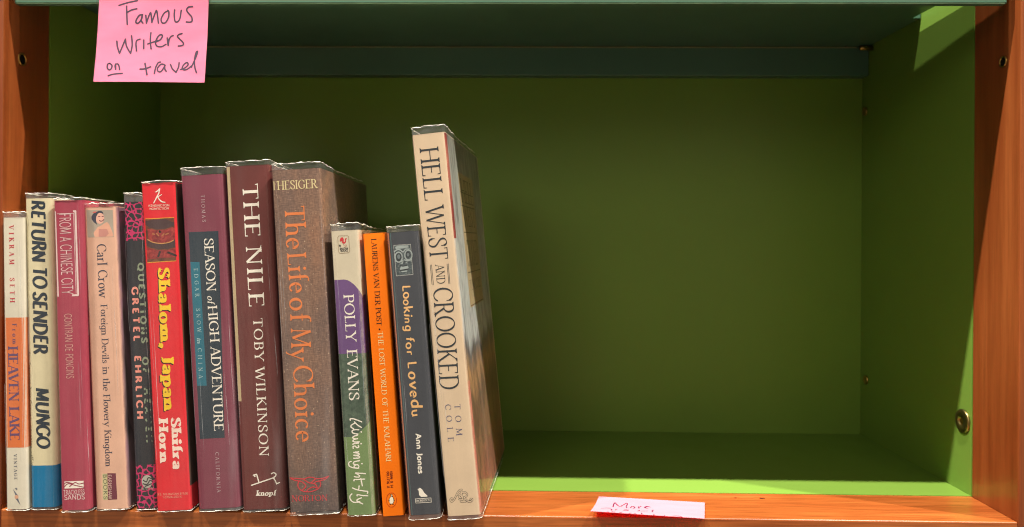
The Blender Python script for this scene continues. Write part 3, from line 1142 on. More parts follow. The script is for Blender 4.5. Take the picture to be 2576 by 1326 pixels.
# 5 --- black book with a magenta pattern
def pattern_mat():
    m, nt, b = principled('magenta_swirl_print')
    t = nt.nodes.new('ShaderNodeTexCoord').outputs['Object']
    v = nt.nodes.new('ShaderNodeTexVoronoi')
    v.feature = 'DISTANCE_TO_EDGE'
    v.inputs['Scale'].default_value = 250
    v.inputs['Randomness'].default_value = 0.8
    mp = nt.nodes.new('ShaderNodeMapping')
    mp.inputs['Scale'].default_value = (1, 0.05, 1)
    nt.links.new(t, mp.inputs['Vector'])
    n = noise_node(nt, t, 220, 1)
    ad = nt.nodes.new('ShaderNodeVectorMath')
    ad.operation = 'MULTIPLY_ADD'
    ad.inputs[1].default_value = (0.004, 0.004, 0.004)
    nt.links.new(n.outputs['Color'], ad.inputs[0])
    nt.links.new(mp.outputs['Vector'], ad.inputs[2])
    nt.links.new(ad.outputs[0], v.inputs['Vector'])
    n2 = noise_node(nt, t, 420, 1)
    th = nt.nodes.new('ShaderNodeMath')
    th.operation = 'MULTIPLY'
    th.inputs[1].default_value = 0.22
    nt.links.new(n2.outputs['Fac'], th.inputs[0])
    lt = nt.nodes.new('ShaderNodeMath')
    lt.operation = 'LESS_THAN'
    nt.links.new(v.outputs['Distance'], lt.inputs[0])
    nt.links.new(th.outputs[0], lt.inputs[1])
    c = mix_rgb(nt, lt.outputs[0], lin((40, 44, 50)), lin((214, 48, 112)))
    nt.links.new(c, b.inputs['Base Color'])
    b.inputs['Roughness'].default_value = 0.4
    return m


B = Book('black book with magenta swirls at its head and foot, half behind the red book', D('3', 52, 262), D('d', 368, 508), D('4', 155, 1188), D('d', 402, 1281), 0.0030, 0.140, cover_mat((46, 48, 56)), radius=0.003, hard=True, ext=0.0065, lift=0.0014, wfix=-0.0015)
PAT = pattern_mat()
band('pattern_band', B.sp, -0.01, B.w + 0.01, B.zpx(320, 606), B.h, PAT, B.root, 0.00008)
band('pattern_band', B.sp, -0.01, B.w + 0.01, B.lift, B.zpx(350, 1170), PAT, B.root, 0.00008)
B.text('author_lettering', 'GRETEL EHRLICH', D('3', 112, 830), D('4', 167, 512), 15, mat((255, 160, 146)), 'wide', 0.95)
B.text('title_lettering', 'QUESTIONS OF HEAVEN', D('3', 152, 672), D('4', 236, 688), 14, mat((150, 166, 140)), 'wide', 0.95)
SIL = mat((190, 190, 180))
B.shapes('publisher_emblem', '4', [ring(240, 984, 40, 48, 22)[:-1]], SIL)
B.strokes('publisher_emblem', '4', [[(212, 975), (235, 985), (250, 955), (278, 965)], [(210, 1000), (240, 1005), (262, 975), (280, 985)], [(225, 1020), (250, 1010), (272, 1000)]], 2.6, mat((60, 58, 62)), True, 0.00022)
B.text('publisher_lettering', 'BEACON', D('4', 200, 1046), D('4', 286, 1042), 5, SIL, 'serif', 0.9)

# 6 --- red book with yellow title
RED = cover_mat((224, 38, 50))
B = Book('bright red book with fat yellow title and a framed painting on its spine', D('3', 174, 138), D('3', 402, 134), D('4', 316, 1212), D('4', 556, 1206), -0.0005, 0.130, RED, radius=0.0014, hard=False, ext=0.0014)
art = mottled('dark_painting_print', [(0.3, (38, 28, 24)), (0.5, (84, 58, 44)), (0.7, (120, 84, 50))], 40, (1, 1, 0.5))
q_ = B.r * math.pi / 2
band('cover_art', B.sp, B.w - B.r + q_ * 0.9, B.w + 0.10, B.zpx(470, 1224), B.h - 0.0004, art, B.root, 0.00008)
B.strokes('publisher_emblem', 'S', [[(348, 135), (320, 165), (285, 190)], [(348, 135), (330, 210), (295, 280), (252, 362)], [(378, 228), (320, 262)], [(315, 265), (350, 315), (390, 342), (432, 347)]], 3.0, WHITE_INK, True, 0.0002, 0.35)
B.text('publisher_lettering', 'KENSINGTON', D('S', 174, 420), D('S', 496, 411), 5.4, mat((240, 190, 176)), 'sansbold', 1.0)
B.text('publisher_lettering', 'NONFICTION', D('S', 190, 468), D('S', 487, 460), 5.4, mat((240, 190, 176)), 'sansbold', 1.0)
YEL = mat((250, 204, 40))
B.shapes('painting', 'S', [[(97, 605), (600, 580), (632, 1265), (128, 1296)]], mat((240, 170, 50)), 0.00007)
B.shapes('painting', 'S', [[(106, 614), (592, 590), (622, 1256), (136, 1286)]], mottled('umber_paint', [(0.3, (72, 44, 34)), (0.5, (112, 66, 48)), (0.75, (140, 82, 52))], 180), 0.00009)
DKP = mat((78, 56, 58), 0.5, 0.3, 0.2)
RDP = mottled('red_paint', [(0.35, (120, 36, 40)), (0.55, (158, 56, 56)), (0.75, (184, 84, 70))], 300)
B.shapes('painting', 'S', [[(108, 640), (230, 625), (430, 610), (585, 665), (588, 705), (450, 760), (300, 770), (190, 745), (110, 705)]], DKP, 0.00011)
B.shapes('painting', 'S', [[(155, 760), (300, 782), (450, 772), (545, 735), (590, 750), (600, 920), (500, 965), (380, 985), (260, 970), (170, 930)]], RDP, 0.00012)
B.shapes('painting', 'S', [[(122, 935), (200, 970), (380, 1005), (520, 975), (604, 925), (612, 1040), (480, 1075), (330, 1080), (200, 1055), (126, 1020)]], DKP, 0.00013)
B.shapes('painting', 'S', [[(128, 1050), (300, 1095), (480, 1090), (612, 1055), (618, 1200), (136, 1240)]], RDP, 0.00011)
B.strokes('painting', 'S', [[(160, 930), (250, 975), (390, 990), (500, 970), (560, 940)]], 2.2, mat((206, 150, 90)), True, 0.00016)
B.strokes('painting', 'S', [[(235, 840), (265, 848)], [(300, 835), (330, 870)], [(385, 870), (412, 840)], [(440, 850), (480, 835)]], 3.2, mat((176, 110, 70)), False, 0.00016)
B.strokes('painting', 'S', [[(345, 800), (350, 815)], [(350, 1120), (325, 1190)], [(480, 1130), (600, 1180)]], 5.0, mat((48, 34, 36)), False, 0.00017)
for nm, tx, p0, p1, h, cnd in (('title_lettering', 'Shalom,', D('3', 287, 708), D('3', 303, 1222), 28, 0.92), ('title_lettering', 'Japan', D('3', 316, 1290), D('4', 367, 440), 28, 0.92)):
    sh = text_polys(B.sp, tx, p0, p1, h, 'fat', cnd)
    decal('title_shadow', B.sp, [([(x - 0.0006, y - 0.0006) for x, y in p], l) for p, l in sh], BLACK_INK, B.root, 0.00012)
    decal(nm, B.sp, sh, YEL, B.root, 0.00022)
PK = mat((250, 222, 208))
B.text('author_lettering', 'Shifra', D('4', 420, 517), D('4', 436, 886), 23.5, PK, 'fat', 0.95)
B.text('author_lettering', 'Horn', D('4', 327, 524), D('4', 337, 832), 23.5, PK, 'fat', 0.95)
SM = mat((240, 170, 150))
B.text('price_lettering', 'U.S. $12.00/CAN $17.00', D('4', 314, 1088), D('4', 545, 1080), 5, SM, 'sans', 0.9)
B.text('price_lettering', '1-57566-223-X', D('4', 358, 1110), D('4', 498, 1104), 5, SM, 'sans', 0.9)

# 7 --- mauve hardback
B = Book('mauve hardback with a dark slate title panel and teal strip', D('3', 427, 88), D('3', 722, 76), D('4', 618, 1200), D('4', 948, 1200), 0.0005, 0.155, cover_mat((128, 62, 80)), radius=0.0042, ext=0.0052, lift=0.0024, wfix=-0.0008)
SLATE = cover_mat((44, 58, 70))
B.shapes('title_panel', '3', [[(487, 462), (685, 454), (D('4', 858, 656)[0] - 289.3) / 0.3795 and (727, 1824), (527, 1835)]], SLATE, 0.00008)
B.shapes('teal_strip', '3', [[(492, 660), (560, 660), (608, 1480), (543, 1480)]], cover_mat((32, 110, 132)), 0.00012)
B.text('editor_lettering', 'THOMAS', D('3', 569, 217), D('3', 579, 393), 9, mat((214, 190, 196)), 'light', 0.85)
B.text('title_lettering', 'SEASON', D('3', 590, 508), D('3', 609, 852), 23.5, WHITE_INK, 'serif', 0.85)
B.text('title_lettering', 'of', D('3', 612, 886), D('3', 615, 930), 17, WHITE_INK, 'serif', 0.85, 0.25)
B.text('title_lettering', 'HIGH', D('3', 615, 956), D('3', 632, 1188), 23.5, WHITE_INK, 'serif', 0.85)
B.text('title_lettering', 'ADVENTURE', D('3', 634, 1228), D('4', 742, 603), 24, WHITE_INK, 'serif', 0.85)
TW = mat((190, 220, 222))
B.text('subtitle_lettering', 'EDGAR SNOW', D('3', 523, 705), D('3', 546, 1124), 10, TW, 'light', 0.9)
B.text('subtitle_lettering', 'in', D('3', 543, 1165), D('3', 546, 1198), 10, TW, 'serif', 0.9, 0.25)
B.text('subtitle_lettering', 'CHINA', D('3', 549, 1232), D('4', 627, 210), 10, TW, 'light', 0.9)
B.text('publisher_lettering', 'CALIFORNIA', D('4', 750, 767), D('4', 764, 1063), 9, mat((214, 190, 196)), 'light', 0.9)

# 8 --- maroon hardback
B = Book('maroon hardback with large spaced white title, its cream hinge showing', D('5', 64, 106), D('5', 360, 100), D('6', 190, 1213), D('6', 514, 1207), 0.0012, 0.160, cover_mat((106, 50, 48), vary=0.12), radius=0.0035, ext=0.0032, lift=0.002, wfix=-0.001)
band('hinge_strip', B.sp, 0.0006, 0.0034, B.zpx(600, 1010), B.h - 0.0004, cover_mat((196, 176, 138)), B.root, 0.00008)
B.text('title_lettering', 'THE', D('5', 182, 237), D('5', 200, 572), 39, WHITE_INK, 'serif', 0.9)
B.text('title_lettering', 'NILE', D('5', 205, 648), D('5', 226, 1036), 39, WHITE_INK, 'serif', 0.9)
B.text('author_lettering', 'TOBY', D('5', 254, 1122), D('6', 279, 160), 23, WHITE_INK, 'serif', 0.85)
B.text('author_lettering', 'WILKINSON', D('6', 281, 216), D('6', 312, 827), 23.5, WHITE_INK, 'serif', 0.82)
B.strokes('publisher_emblem', 'N', [[(345, 328), (430, 303)], [(430, 303), (490, 520)], [(296, 588), (880, 390)], [(810, 290), (870, 262), (925, 300), (915, 350), (870, 395), (910, 470), (945, 550)], [(940, 552), (1018, 515)], [(380, 355)]], 2.9, WHITE_INK, True, 0.0002)
B.text('publisher_lettering', 'knopf', D('N', 425, 860), D('N', 905, 848), 13, WHITE_INK, 'serifbold', 0.9, 0.2)


# 9 --- thick brown hardback with a canvas painting
def canvas_mat():
    m, nt, b = principled('canvas_painting_print')
    t = nt.nodes.new('ShaderNodeTexCoord').outputs['Object']
    sx = nt.nodes.new('ShaderNodeSeparateXYZ')
    nt.links.new(t, sx.inputs[0])
    n1 = noise_node(nt, t, 26, 5, (1, 1, 0.5), dist=0.4)
    base = ramp(nt, [(0.28, lin((98, 82, 78))), (0.46, lin((122, 98, 88))), (0.60, lin((138, 108, 92))), (0.76, lin((164, 118, 92)))])
    nt.links.new(n1.outputs['Fac'], base.inputs['Fac'])
    # darker slate at the foot of the picture
    gz = nt.nodes.new('ShaderNodeMapRange')
    gz.inputs['From Min'].default_value = 0.02
    gz.inputs['From Max'].default_value = 0.10
    n4 = noise_node(nt, t, 30, 3)
    zz = nt.nodes.new('ShaderNodeMath')
    zz.operation = 'MULTIPLY_ADD'
    zz.inputs[1].default_value = 0.09
    nt.links.new(n4.outputs['Fac'], zz.inputs[0])
    nt.links.new(sx.outputs['Z'], zz.inputs[2])
    nt.links.new(zz.outputs[0], gz.inputs['Value'])
    c = mix_rgb(nt, gz.outputs['Result'], lin((82, 76, 78)), base.outputs['Color'])
    # rib of the cloth
    w1 = noise_node(nt, t, 1500, 1, (1, 0.2, 0.14))
    w2 = noise_node(nt, t, 1300, 1, (0.25, 0.25, 1))
    rw = ramp(nt, [(0.40, (0.87, 0.87, 0.88)), (0.64, (1.15, 1.14, 1.12))])
    nt.links.new(w1.outputs['Fac'], rw.inputs['Fac'])
    c = mix_rgb(nt, 1.0, c, rw.outputs['Color'], 'MULTIPLY')
    rw2 = ramp(nt, [(0.40, (0.88, 0.88, 0.88)), (0.66, (1.22, 1.2, 1.16))])
    nt.links.new(w2.outputs['Fac'], rw2.inputs['Fac'])
    c = mix_rgb(nt, 1.0, c, rw2.outputs['Color'], 'MULTIPLY')
    # specks where paint missed the weave
    sp = noise_node(nt, t, 900, 2, (1, 1, 0.8), (0, R(28), 0))
    rs = ramp(nt, [(0.66, (0, 0, 0)), (0.74, (1, 1, 1))])
    nt.links.new(sp.outputs['Fac'], rs.inputs['Fac'])
    c = mix_rgb(nt, rs.outputs['Color'], c, lin((214, 186, 160)))
    nt.links.new(c, b.inputs['Base Color'])
    b.inputs['Roughness'].default_value = 0.5
    b.inputs['Specular IOR Level'].default_value = 0.3
    bp = nt.nodes.new('ShaderNodeBump')
    bp.inputs['Strength'].default_value = 0.25
    bp.inputs['Distance'].default_value = 0.0003
    nt.links.new(w1.outputs['Fac'], bp.inputs['Height'])
    nt.links.new(bp.outputs['Normal'], b.inputs['Normal'])
    return m


B = Book('thickest book, brown canvas-textured hardback with orange lettering', D('5', 374, 132), D('5', 705, 122), D('6', 524, 1228), D('d', 852, 1288), -0.004, 0.160, canvas_mat(), radius=0.0022, ext=0.0042, lift=0.0026, wfix=-0.0006)
CRM = mat((224, 208, 158))
B.text('author_lettering', 'THESIGER', D('5', 377, 268), D('5', 675, 252), 22.5, CRM, 'serif', 0.62)
ORG = mat((230, 130, 72))
B.text('title_lettering', 'The', D('5', 462, 384), D('5', 474, 652), 50, ORG, 'serif', 0.72)
B.text('title_lettering', 'Life', D('5', 478, 694), D('5', 497, 944), 48, ORG, 'serif', 0.72)
B.text('title_lettering', 'of', D('5', 493, 988), D('5', 500, 1130), 50, ORG, 'serif', 0.72)
B.text('title_lettering', 'My', D('5', 503, 1190), D('6', 534, 156), 50, ORG, 'serif', 0.70)
B.text('title_lettering', 'Choice', D('6', 545, 206), D('6', 567, 722), 50, ORG, 'serif', 0.72)
OWL = mat((208, 60, 68))
B.strokes('publisher_emblem', 'N', [[(1285, 400), (1450, 410), (1640, 425), (1760, 385), (1870, 385), (1960, 415), (2120, 410), (2285, 352)], [(1285, 400), (1400, 455), (1560, 485), (1650, 540), (1695, 620), (1610, 710)], [(2285, 352), (2200, 430), (2050, 475), (1950, 500), (1915, 545)], [(1515, 490), (1490, 580), (1530, 680), (1620, 735), (1720, 755), (1850, 745), (1990, 690), (2060, 620), (2080, 540), (2050, 480)], [(1640, 430), (1780, 525), (1850, 510), (1955, 415)], [(1780, 525), (1910, 545), (1965, 590), (1985, 655), (1880, 630), (1760, 690), (1720, 750)]], 2.6, OWL, True)
B.text('publisher_lettering', 'NORTON', D('N', 1345, 1005), D('N', 2250, 985), 15, OWL, 'serif', 0.9)

# 10 --- green / purple / white paperback
B = Book('paperback in white, purple and green colour fields with a small red rooster emblem', D('7', 74, 130), D('7', 270, 124), D('8', 222, 1226), D('8', 442, 1218), -0.0045, 0.130, cover_mat((212, 202, 178)), radius=0.0026, hard=False, ext=0.0045)
e = 0.10


def tline(p, q):
    (sa, ta), (sb, tb) = B.sp.px(p), B.sp.px(q)
    return lambda s: ta + (tb - ta) * (s - sa) / (sb - sa)


tp0 = B.zpx(835, 705)
hump = lambda s: tp0 - (max(0, s - B.w * 0.35) / (B.w * 0.65)) ** 2 * 0.011 if s < B.w + 0.002 else tp0 - 0.0117
t890 = tline((845, 891), (930, 888))
band('colour_field', B.sp, -0.01, B.w + 0.012, t890, hump, cover_mat((108, 76, 130)), B.root, 0.00008)
low = lambda s: B.zpx(870, 1100) + max(0, s - B.w * 0.45) * 0.9
band('colour_field', B.sp, -0.01, B.w + 0.012, lambda s: low(s), t890, mottled('bush_print', [(0.35, (62, 80, 68)), (0.6, (80, 100, 84)), (0.75, (100, 118, 98))], 260), B.root, 0.00008)
band('colour_field', B.sp, -0.01, B.w + 0.012, lambda s: B.lift, lambda s: low(s), cover_mat((116, 142, 92), vary=0.10), B.root, 0.00008)
B.strokes('emblem_frame', 'B', [[(230, 200), (740, 185), (800, 240), (870, 1090), (800, 1190), (290, 1235), (220, 1160), (160, 300), (230, 200)]], 1.3, mat((160, 140, 112)), False)
RO = mat((204, 44, 52))
B.shapes('rooster_emblem', 'B', [[(280, 500), (300, 370), (350, 300), (430, 280), (490, 320), (520, 420), (510, 540), (600, 570), (570, 480), (590, 380), (640, 320), (690, 330), (680, 400), (640, 420), (650, 560), (600, 630), (540, 680), (480, 650), (380, 610), (440, 570), (400, 520), (300, 540)]], RO, 0.00014)
B.strokes('rooster_emblem', 'B', [[(490, 680), (540, 770)], [(640, 710), (680, 770), (620, 800), (590, 860)]], 1.6, mat((190, 150, 130)), False)
DK = mat((44, 44, 48))
B.strokes('trade_mark', 'B', [ring(290, 780, 48, 55, 12), [(270, 820), (275, 750), (310, 750), (285, 785), (318, 820)]], 0.9, DK, False)
B.text('publisher_lettering', 'BANTAM', D('B', 290, 1022), D('B', 770, 998), 5.0, DK, 'sansbold', 0.9)
B.text('publisher_lettering', 'BOOKS', D('B', 335, 1142), D('B', 742, 1116), 5.0, DK, 'sansbold', 0.95)
B.text('author_lettering', 'POLLY', D('7', 166, 588), D('7', 185, 908), 26, WHITE_INK, 'serif', 0.85)
B.text('author_lettering', 'EVANS', D('7', 190, 976), D('8', 234, 298), 26, WHITE_INK, 'serif', 0.85)
KIW = [[(98, 130), (100, 112), (150, 115), (242, 150)], [(238, 220), (190, 190), (150, 150)], [(165, 162), (115, 190), (108, 215), (140, 238)],
       [(205, 250), (150, 250), (122, 265), (130, 290), (165, 300), (195, 305)], [(190, 318), (140, 335), (130, 352), (165, 366), (190, 360)],
       [(190, 362), (145, 375), (132, 395), (165, 405), (212, 402)], [(205, 418), (150, 424), (130, 434)], [(238, 278)], [(236, 425)],
       [(200, 448), (205, 470), (180, 476), (160, 456), (135, 462), (136, 486)],
       [(205, 528), (140, 536)], [(150, 538), (200, 548), (212, 560), (195, 570), (140, 572)], [(150, 574), (204, 584), (216, 598), (198, 608), (140, 610)],
       [(215, 640), (150, 655), (138, 680), (165, 690)], [(246, 678)], [(205, 705), (185, 690), (150, 705), (155, 730), (195, 735), (208, 712)],
       [(205, 735), (140, 730), (95, 715), (78, 690), (85, 660), (110, 650)], [(290, 803), (220, 800), (165, 795)], [(165, 798), (215, 830), (200, 848), (150, 842)],
       [(280, 872), (200, 878), (150, 880), (145, 895)], [(232, 865), (240, 905), (250, 958)], [(315, 1055), (318, 1030), (290, 1025), (200, 1012), (125, 985)],
       [(210, 960), (205, 1000)], [(318, 1083), (250, 1080), (190, 1070), (185, 1085)], [(240, 1110), (190, 1130), (185, 1150), (220, 1160)],
       [(255, 1185), (200, 1165), (140, 1165), (100, 1130), (95, 1085), (120, 1060)]]
B.strokes('subtitle_lettering', 'K', KIW, 2.9, WHITE_INK)

# 11 --- slim orange paperback without a plastic cover
B = Book('slim plain orange paperback with a black and white penguin emblem', D('7', 303, 152), D('7', 452, 142), D('8', 507, 1230), D('8', 670, 1222), -0.0025, 0.110, cover_mat((252, 122, 8), vary=0.05), radius=0.0009, hard=False, film=False, lift=0.0002)
BK = mat((40, 24, 18))
B.text('author_lettering', 'LAURENS VAN DER POST', D('7', 362, 188), D('7', 401, 798), 13, BK, 'serif', 0.8)
B.shapes('separator_dot', '7', [ring(421, 826, 6, 6, 12)[:-1]], BK, 0.0002)
B.text('title_lettering', 'THE LOST WORLD OF THE KALAHARI', D('7', 408, 847), D('8', 533, 795), 13, mat((252, 224, 160)), 'serif', 0.8)
RB = mat((112, 26, 12))
B.text('isbn_lettering', 'ISBN 0 14', D('8', 563, 877), D('8', 569, 1008), 6, RB, 'sansbold', 0.8)
B.text('isbn_lettering', '00.1716 X', D('8', 536, 880), D('8', 541, 1010), 6, RB, 'sansbold', 0.8)
B.strokes('emblem_ring', 'P', [ring(466, 815, 205, 290, 36)], 1.2, mat((190, 60, 16)), False)
B.shapes('penguin_emblem', 'P', [[(395, 590), (440, 590), (470, 580), (510, 600), (515, 660), (560, 760), (598, 850), (590, 868), (560, 830), (565, 900), (540, 965), (560, 1005), (510, 1010), (500, 975), (440, 980), (430, 1020), (385, 1010), (410, 970), (375, 890), (372, 830), (345, 890), (345, 830), (400, 720), (440, 670), (440, 620)]], BK, 0.00016)
B.shapes('penguin_emblem', 'P', [[(470, 680), (520, 700), (545, 790), (555, 890), (530, 955), (460, 970), (410, 965), (385, 900), (388, 790), (420, 710)], [(450, 605), (500, 610), (505, 650), (450, 668), (470, 630)]], mat((248, 238, 214)), 0.00022)

# 12 --- slate book with the mask
B = Book('dark slate paperback with a carved mask picture, under the tall cream book', D('7', 470, 142), D('7', 692, 132), D('8', 712, 1236), D('8', 1000, 1228), -0.0100, 0.130, cover_mat((66, 70, 78)), radius=0.0034, hard=False, ext=0.0040, lift=0.0036, wfix=-0.0012)
band('spine_edge', B.sp, 0.0001, 0.0011, B.lift, B.h, cover_mat((196, 120, 84)), B.root, 0.00008)
band('spine_edge', B.sp, 0.0022, 0.0028, B.lift, B.h, cover_mat((84, 110, 112)), B.root, 0.00008)
B.shapes('mask_picture', 'T', [[(115, 175), (685, 135), (770, 1150), (205, 1200)]], mat((196, 198, 194)), 0.00007)
B.shapes('mask_picture', 'T', [[(126, 186), (676, 148), (757, 1138), (216, 1186)]], mottled('carved_mask_print', [(0.35, (50, 60, 66)), (0.55, (82, 94, 98)), (0.75, (128, 138, 138))], 420), 0.00009)
LT = mat((160, 172, 172), 0.5, 0.3, 0.2)
MD = mat((112, 124, 128), 0.5, 0.3, 0.2)
B.shapes('mask_picture', 'T', [[(170, 230), (300, 185), (600, 175), (620, 250), (430, 280), (190, 300)]], LT, 0.00011)
B.strokes('mask_picture', 'T', [ring(285, 570, 120, 165, 24), ring(610, 500, 120, 160, 24), [(145, 390), (220, 330), (330, 325), (430, 395), (520, 310), (640, 300)], [(190, 700), (300, 735), (430, 680)], [(480, 660), (580, 690), (710, 655)]], 3.0, LT, True, 0.00015)
B.strokes('mask_picture', 'T', [ring(290, 560, 70, 100, 20), ring(600, 490, 62, 80, 20)], 2.4, mat((38, 48, 52)), True, 0.00016)
B.shapes('mask_picture', 'T', [ring(295, 545, 55, 80, 16)[:-1], ring(590, 480, 55, 62, 16)[:-1]], MD, 0.00014)
B.shapes('mask_picture', 'T', [[(430, 540), (445, 700), (420, 800), (345, 780), (420, 730)], [(510, 775), (530, 735), (590, 755), (560, 760)], [(330, 950), (370, 865), (440, 885), (600, 850), (620, 940), (500, 975), (330, 1000)], [(360, 1035), (580, 1005), (560, 1050), (400, 1070)]], LT, 0.00015)
B.strokes('mask_picture', 'T', [[(340, 1005), (460, 985), (620, 955)], [(350, 850), (430, 870), (560, 835)]], 2.2, mat((30, 38, 42)), True, 0.00018)
PEA = mat((242, 190, 126))
B.text('title_lettering', 'Looking', D('7', 584, 520), D('7', 604, 836), 19, PEA, 'hand', 0.85, 0.0, 0.15)
B.text('title_lettering', 'for', D('7', 608, 884), D('7', 614, 1008), 19, PEA, 'hand', 0.9, 0.0, 0.15)
B.text('title_lettering', 'Lovedu', D('7', 622, 1062), D('8', 745, 445), 25, PEA, 'hand', 0.85, 0.0, 0.15)
B.text('author_lettering', 'Ann Jones', D('8', 770, 577), D('8', 793, 892), 13.5, WHITE_INK, 'sansbold', 0.88)
B.shapes('bird_emblem', '8', [[(786, 1020), (805, 1008), (822, 1022), (840, 1050), (866, 1074), (862, 1080), (815, 1082), (798, 1068), (795, 1035)]], WHITE_INK, 0.00014)
B.strokes('publisher_frame', '8', [[(768, 1098), (893, 1090)], [(893, 1090), (896, 1124)], [(896, 1124), (771, 1132)], [(771, 1132), (768, 1098)]], 1.1, WHITE_INK, False)
B.text('publisher_lettering', 'ROBINSON', D('8', 778, 1122), D('8', 888, 1115), 5.2, WHITE_INK, 'serif', 0.8)


# 13 --- tall cream hardback
def landscape_mat():
    m, nt, b = principled('outback_landscape_print')
    t = nt.nodes.new('ShaderNodeTexCoord').outputs['Object']
    sx = nt.nodes.new('ShaderNodeSeparateXYZ')
    nt.links.new(t, sx.inputs[0])
    n = noise_node(nt, t, 26, 6, (1, 1.6, 0.55), dist=0.7)
    ma = nt.nodes.new('ShaderNodeMath')
    ma.operation = 'MULTIPLY_ADD'
    ma.inputs[1].default_value = 0.045
    nt.links.new(n.outputs['Fac'], ma.inputs[0])
    nt.links.new(sx.outputs['Z'], ma.inputs[2])
    mr = nt.nodes.new('ShaderNodeMapRange')
    mr.inputs['From Min'].default_value = 0.02
    mr.inputs['From Max'].default_value = 0.29
    nt.links.new(ma.outputs[0], mr.inputs['Value'])
    r = ramp(nt, [(0.0, lin((176, 108, 92))), (0.18, lin((146, 112, 80))), (0.30, lin((128, 100, 74))), (0.36, lin((190, 150, 106))), (0.42, lin((112, 108, 112))), (0.46, lin((196, 204, 206))), (0.70, lin((190, 196, 194))), (1.0, lin((140, 142, 134)))])
    nt.links.new(mr.outputs['Result'], r.inputs['Fac'])
    n2 = noise_node(nt, t, 120, 5, (1, 1, 0.3), dist=1.0)
    r2 = ramp(nt, [(0.34, (0.46, 0.42, 0.42)), (0.58, (1.16, 1.12, 1.06))])
    nt.links.new(n2.outputs['Fac'], r2.inputs['Fac'])
    c = mix_rgb(nt, 0.8, r.outputs['Color'], r2.outputs['Color'], 'MULTIPLY')
    nt.links.new(c, b.inputs['Base Color'])
    b.inputs['Roughness'].default_value = 0.45
    return m


B = Book('tallest book, cream hardback with long dark condensed title, at the right end of the row', D('A', 108, 146), D('A', 335, 128), D('8', 1027, 1240), D('8', 1288, 1230), -0.0085, 0.160, cover_mat((222, 198, 168), vary=0.05), radius=0.002, yaw=R(5.0), ext=0.0048, lift=0.0030)
q_ = B.r * math.pi / 2
band('cover_art', B.sp, B.w - B.r + q_ * 0.5, B.w + 0.157, B.lift + 0.0004, B.h - 0.0004, landscape_mat(), B.root, 0.00008, 4)
redst = mottled('red_edge_print', [(0.35, (70, 34, 38)), (0.52, (150, 52, 52)), (0.7, (186, 110, 96))], 120, (1, 1, 0.3))
band('cover_art', B.sp, B.w - B.r + q_ * 0.5, B.w + 0.006, B.zpx(1135, 600), B.h - 0.0006, redst, B.root, 0.00014)
band('cover_art', B.sp, B.w - B.r + q_ * 0.5, B.w + 0.005, B.lift + 0.0006, B.zpx(1180, 960), mottled('pink_edge_print', [(0.35, (190, 96, 84)), (0.6, (222, 140, 120))], 140, (1, 1, 0.3)), B.root, 0.00014)
YP = mat((188, 168, 128), 0.5, 0.3, 0.12)
zt, zb = B.side.px(D('H', 150, 330))[1], B.side.px(D('H', 215, 1205))[1]
band('title_panel', B.side, 0.041, 0.115, zb, zt, YP, B.root, 0.00012, 2)
BL2 = mat((96, 80, 60))
for f in (0.14, 0.24, 0.44, 0.74, 0.985):
    zz = zt + (zb - zt) * f
    decal('panel_rule', B.side, [([(0.044, zz), (0.111, zz), (0.111, zz - 0.0007), (0.044, zz - 0.0007)], 0)], BL2, B.root, 0.00018)
for k, f in enumerate((0.22, 0.40, 0.70, 0.88)):
    zz = zt + (zb - zt) * f
    hh = (0.018, 0.016, 0.020, 0.008)[k]
    txt = ('HELL', 'WEST', 'CROOKED', 'TOM COLE')[k]
    pol = []
    x = 0.048
    kk = hh / 100
    cw = (0.060 / (sum(GLY[c][0] for c in txt) * kk))
    for c in txt:
        ad, pg = glyph_polys(c, 'light')
        pol += [([(x + gx * kk * cw, zz + gy * kk) for gx, gy in pts], l) for pts, l in pg]
        x += ad * kk * cw
    decal('panel_lettering', B.side, pol, BL2, B.root, 0.00018)
INK13 = mat((38, 46, 54))
B.text('title_lettering', 'HELL', D('A', 163, 244), D('A', 196, 580), 48, INK13, 'book', 0.62)
B.text('title_lettering', 'WEST', D('A', 201, 634), D('A', 232, 974), 47, INK13, 'book', 0.66)
B.text('title_lettering', 'AND', D('A', 267, 1013), D('A', 278, 1136), 22, INK13, 'book', 0.62)
B.strokes('title_rule', 'A', [[(234, 1010), (246, 1143)], [(242, 1009), (255, 1142)], [(345, 1004), (357, 1135)], [(353, 1003), (364, 1134)]], 1.2, INK13, False)
B.text('title_lettering', 'CROOKED', D('7', 799, 540), D('7', 847, 1252), 50, INK13, 'book', 0.66)
BLU = mat((62, 70, 122))
B.text('author_lettering', 'TOM', D('8', 1082, 340), D('8', 1098, 585), 15, BLU, 'light', 1.0)
B.text('author_lettering', 'COLE', D('8', 1006, 341), D('8', 1031, 635), 15, BLU, 'light', 0.95)
AR = [[(580, 615), (540, 610), (510, 650), (520, 700), (570, 715), (640, 640), (700, 520), (760, 400), (830, 335), (890, 322)],
      [(860, 340), (880, 420), (910, 560), (940, 715)], [(730, 490), (800, 500)], [(905, 420), (1000, 410), (1060, 460), (1050, 530), (960, 575)],
      [(970, 580), (1040, 660), (1110, 715), (1200, 705), (1240, 650), (1200, 620), (1150, 660)], [(850, 715), (1015, 712)], [(805, 640), (930, 640)],
      [(880, 450), (820, 470), (850, 510), (880, 560), (830, 590), (805, 550), (870, 500)]]
B.strokes('publisher_emblem', 'R', AR, 4.2, mat((52, 50, 50)), True, 0.00018)
B.strokes('publisher_emblem', 'R', AR, 2.3, mat((222, 198, 168)), True, 0.00026)


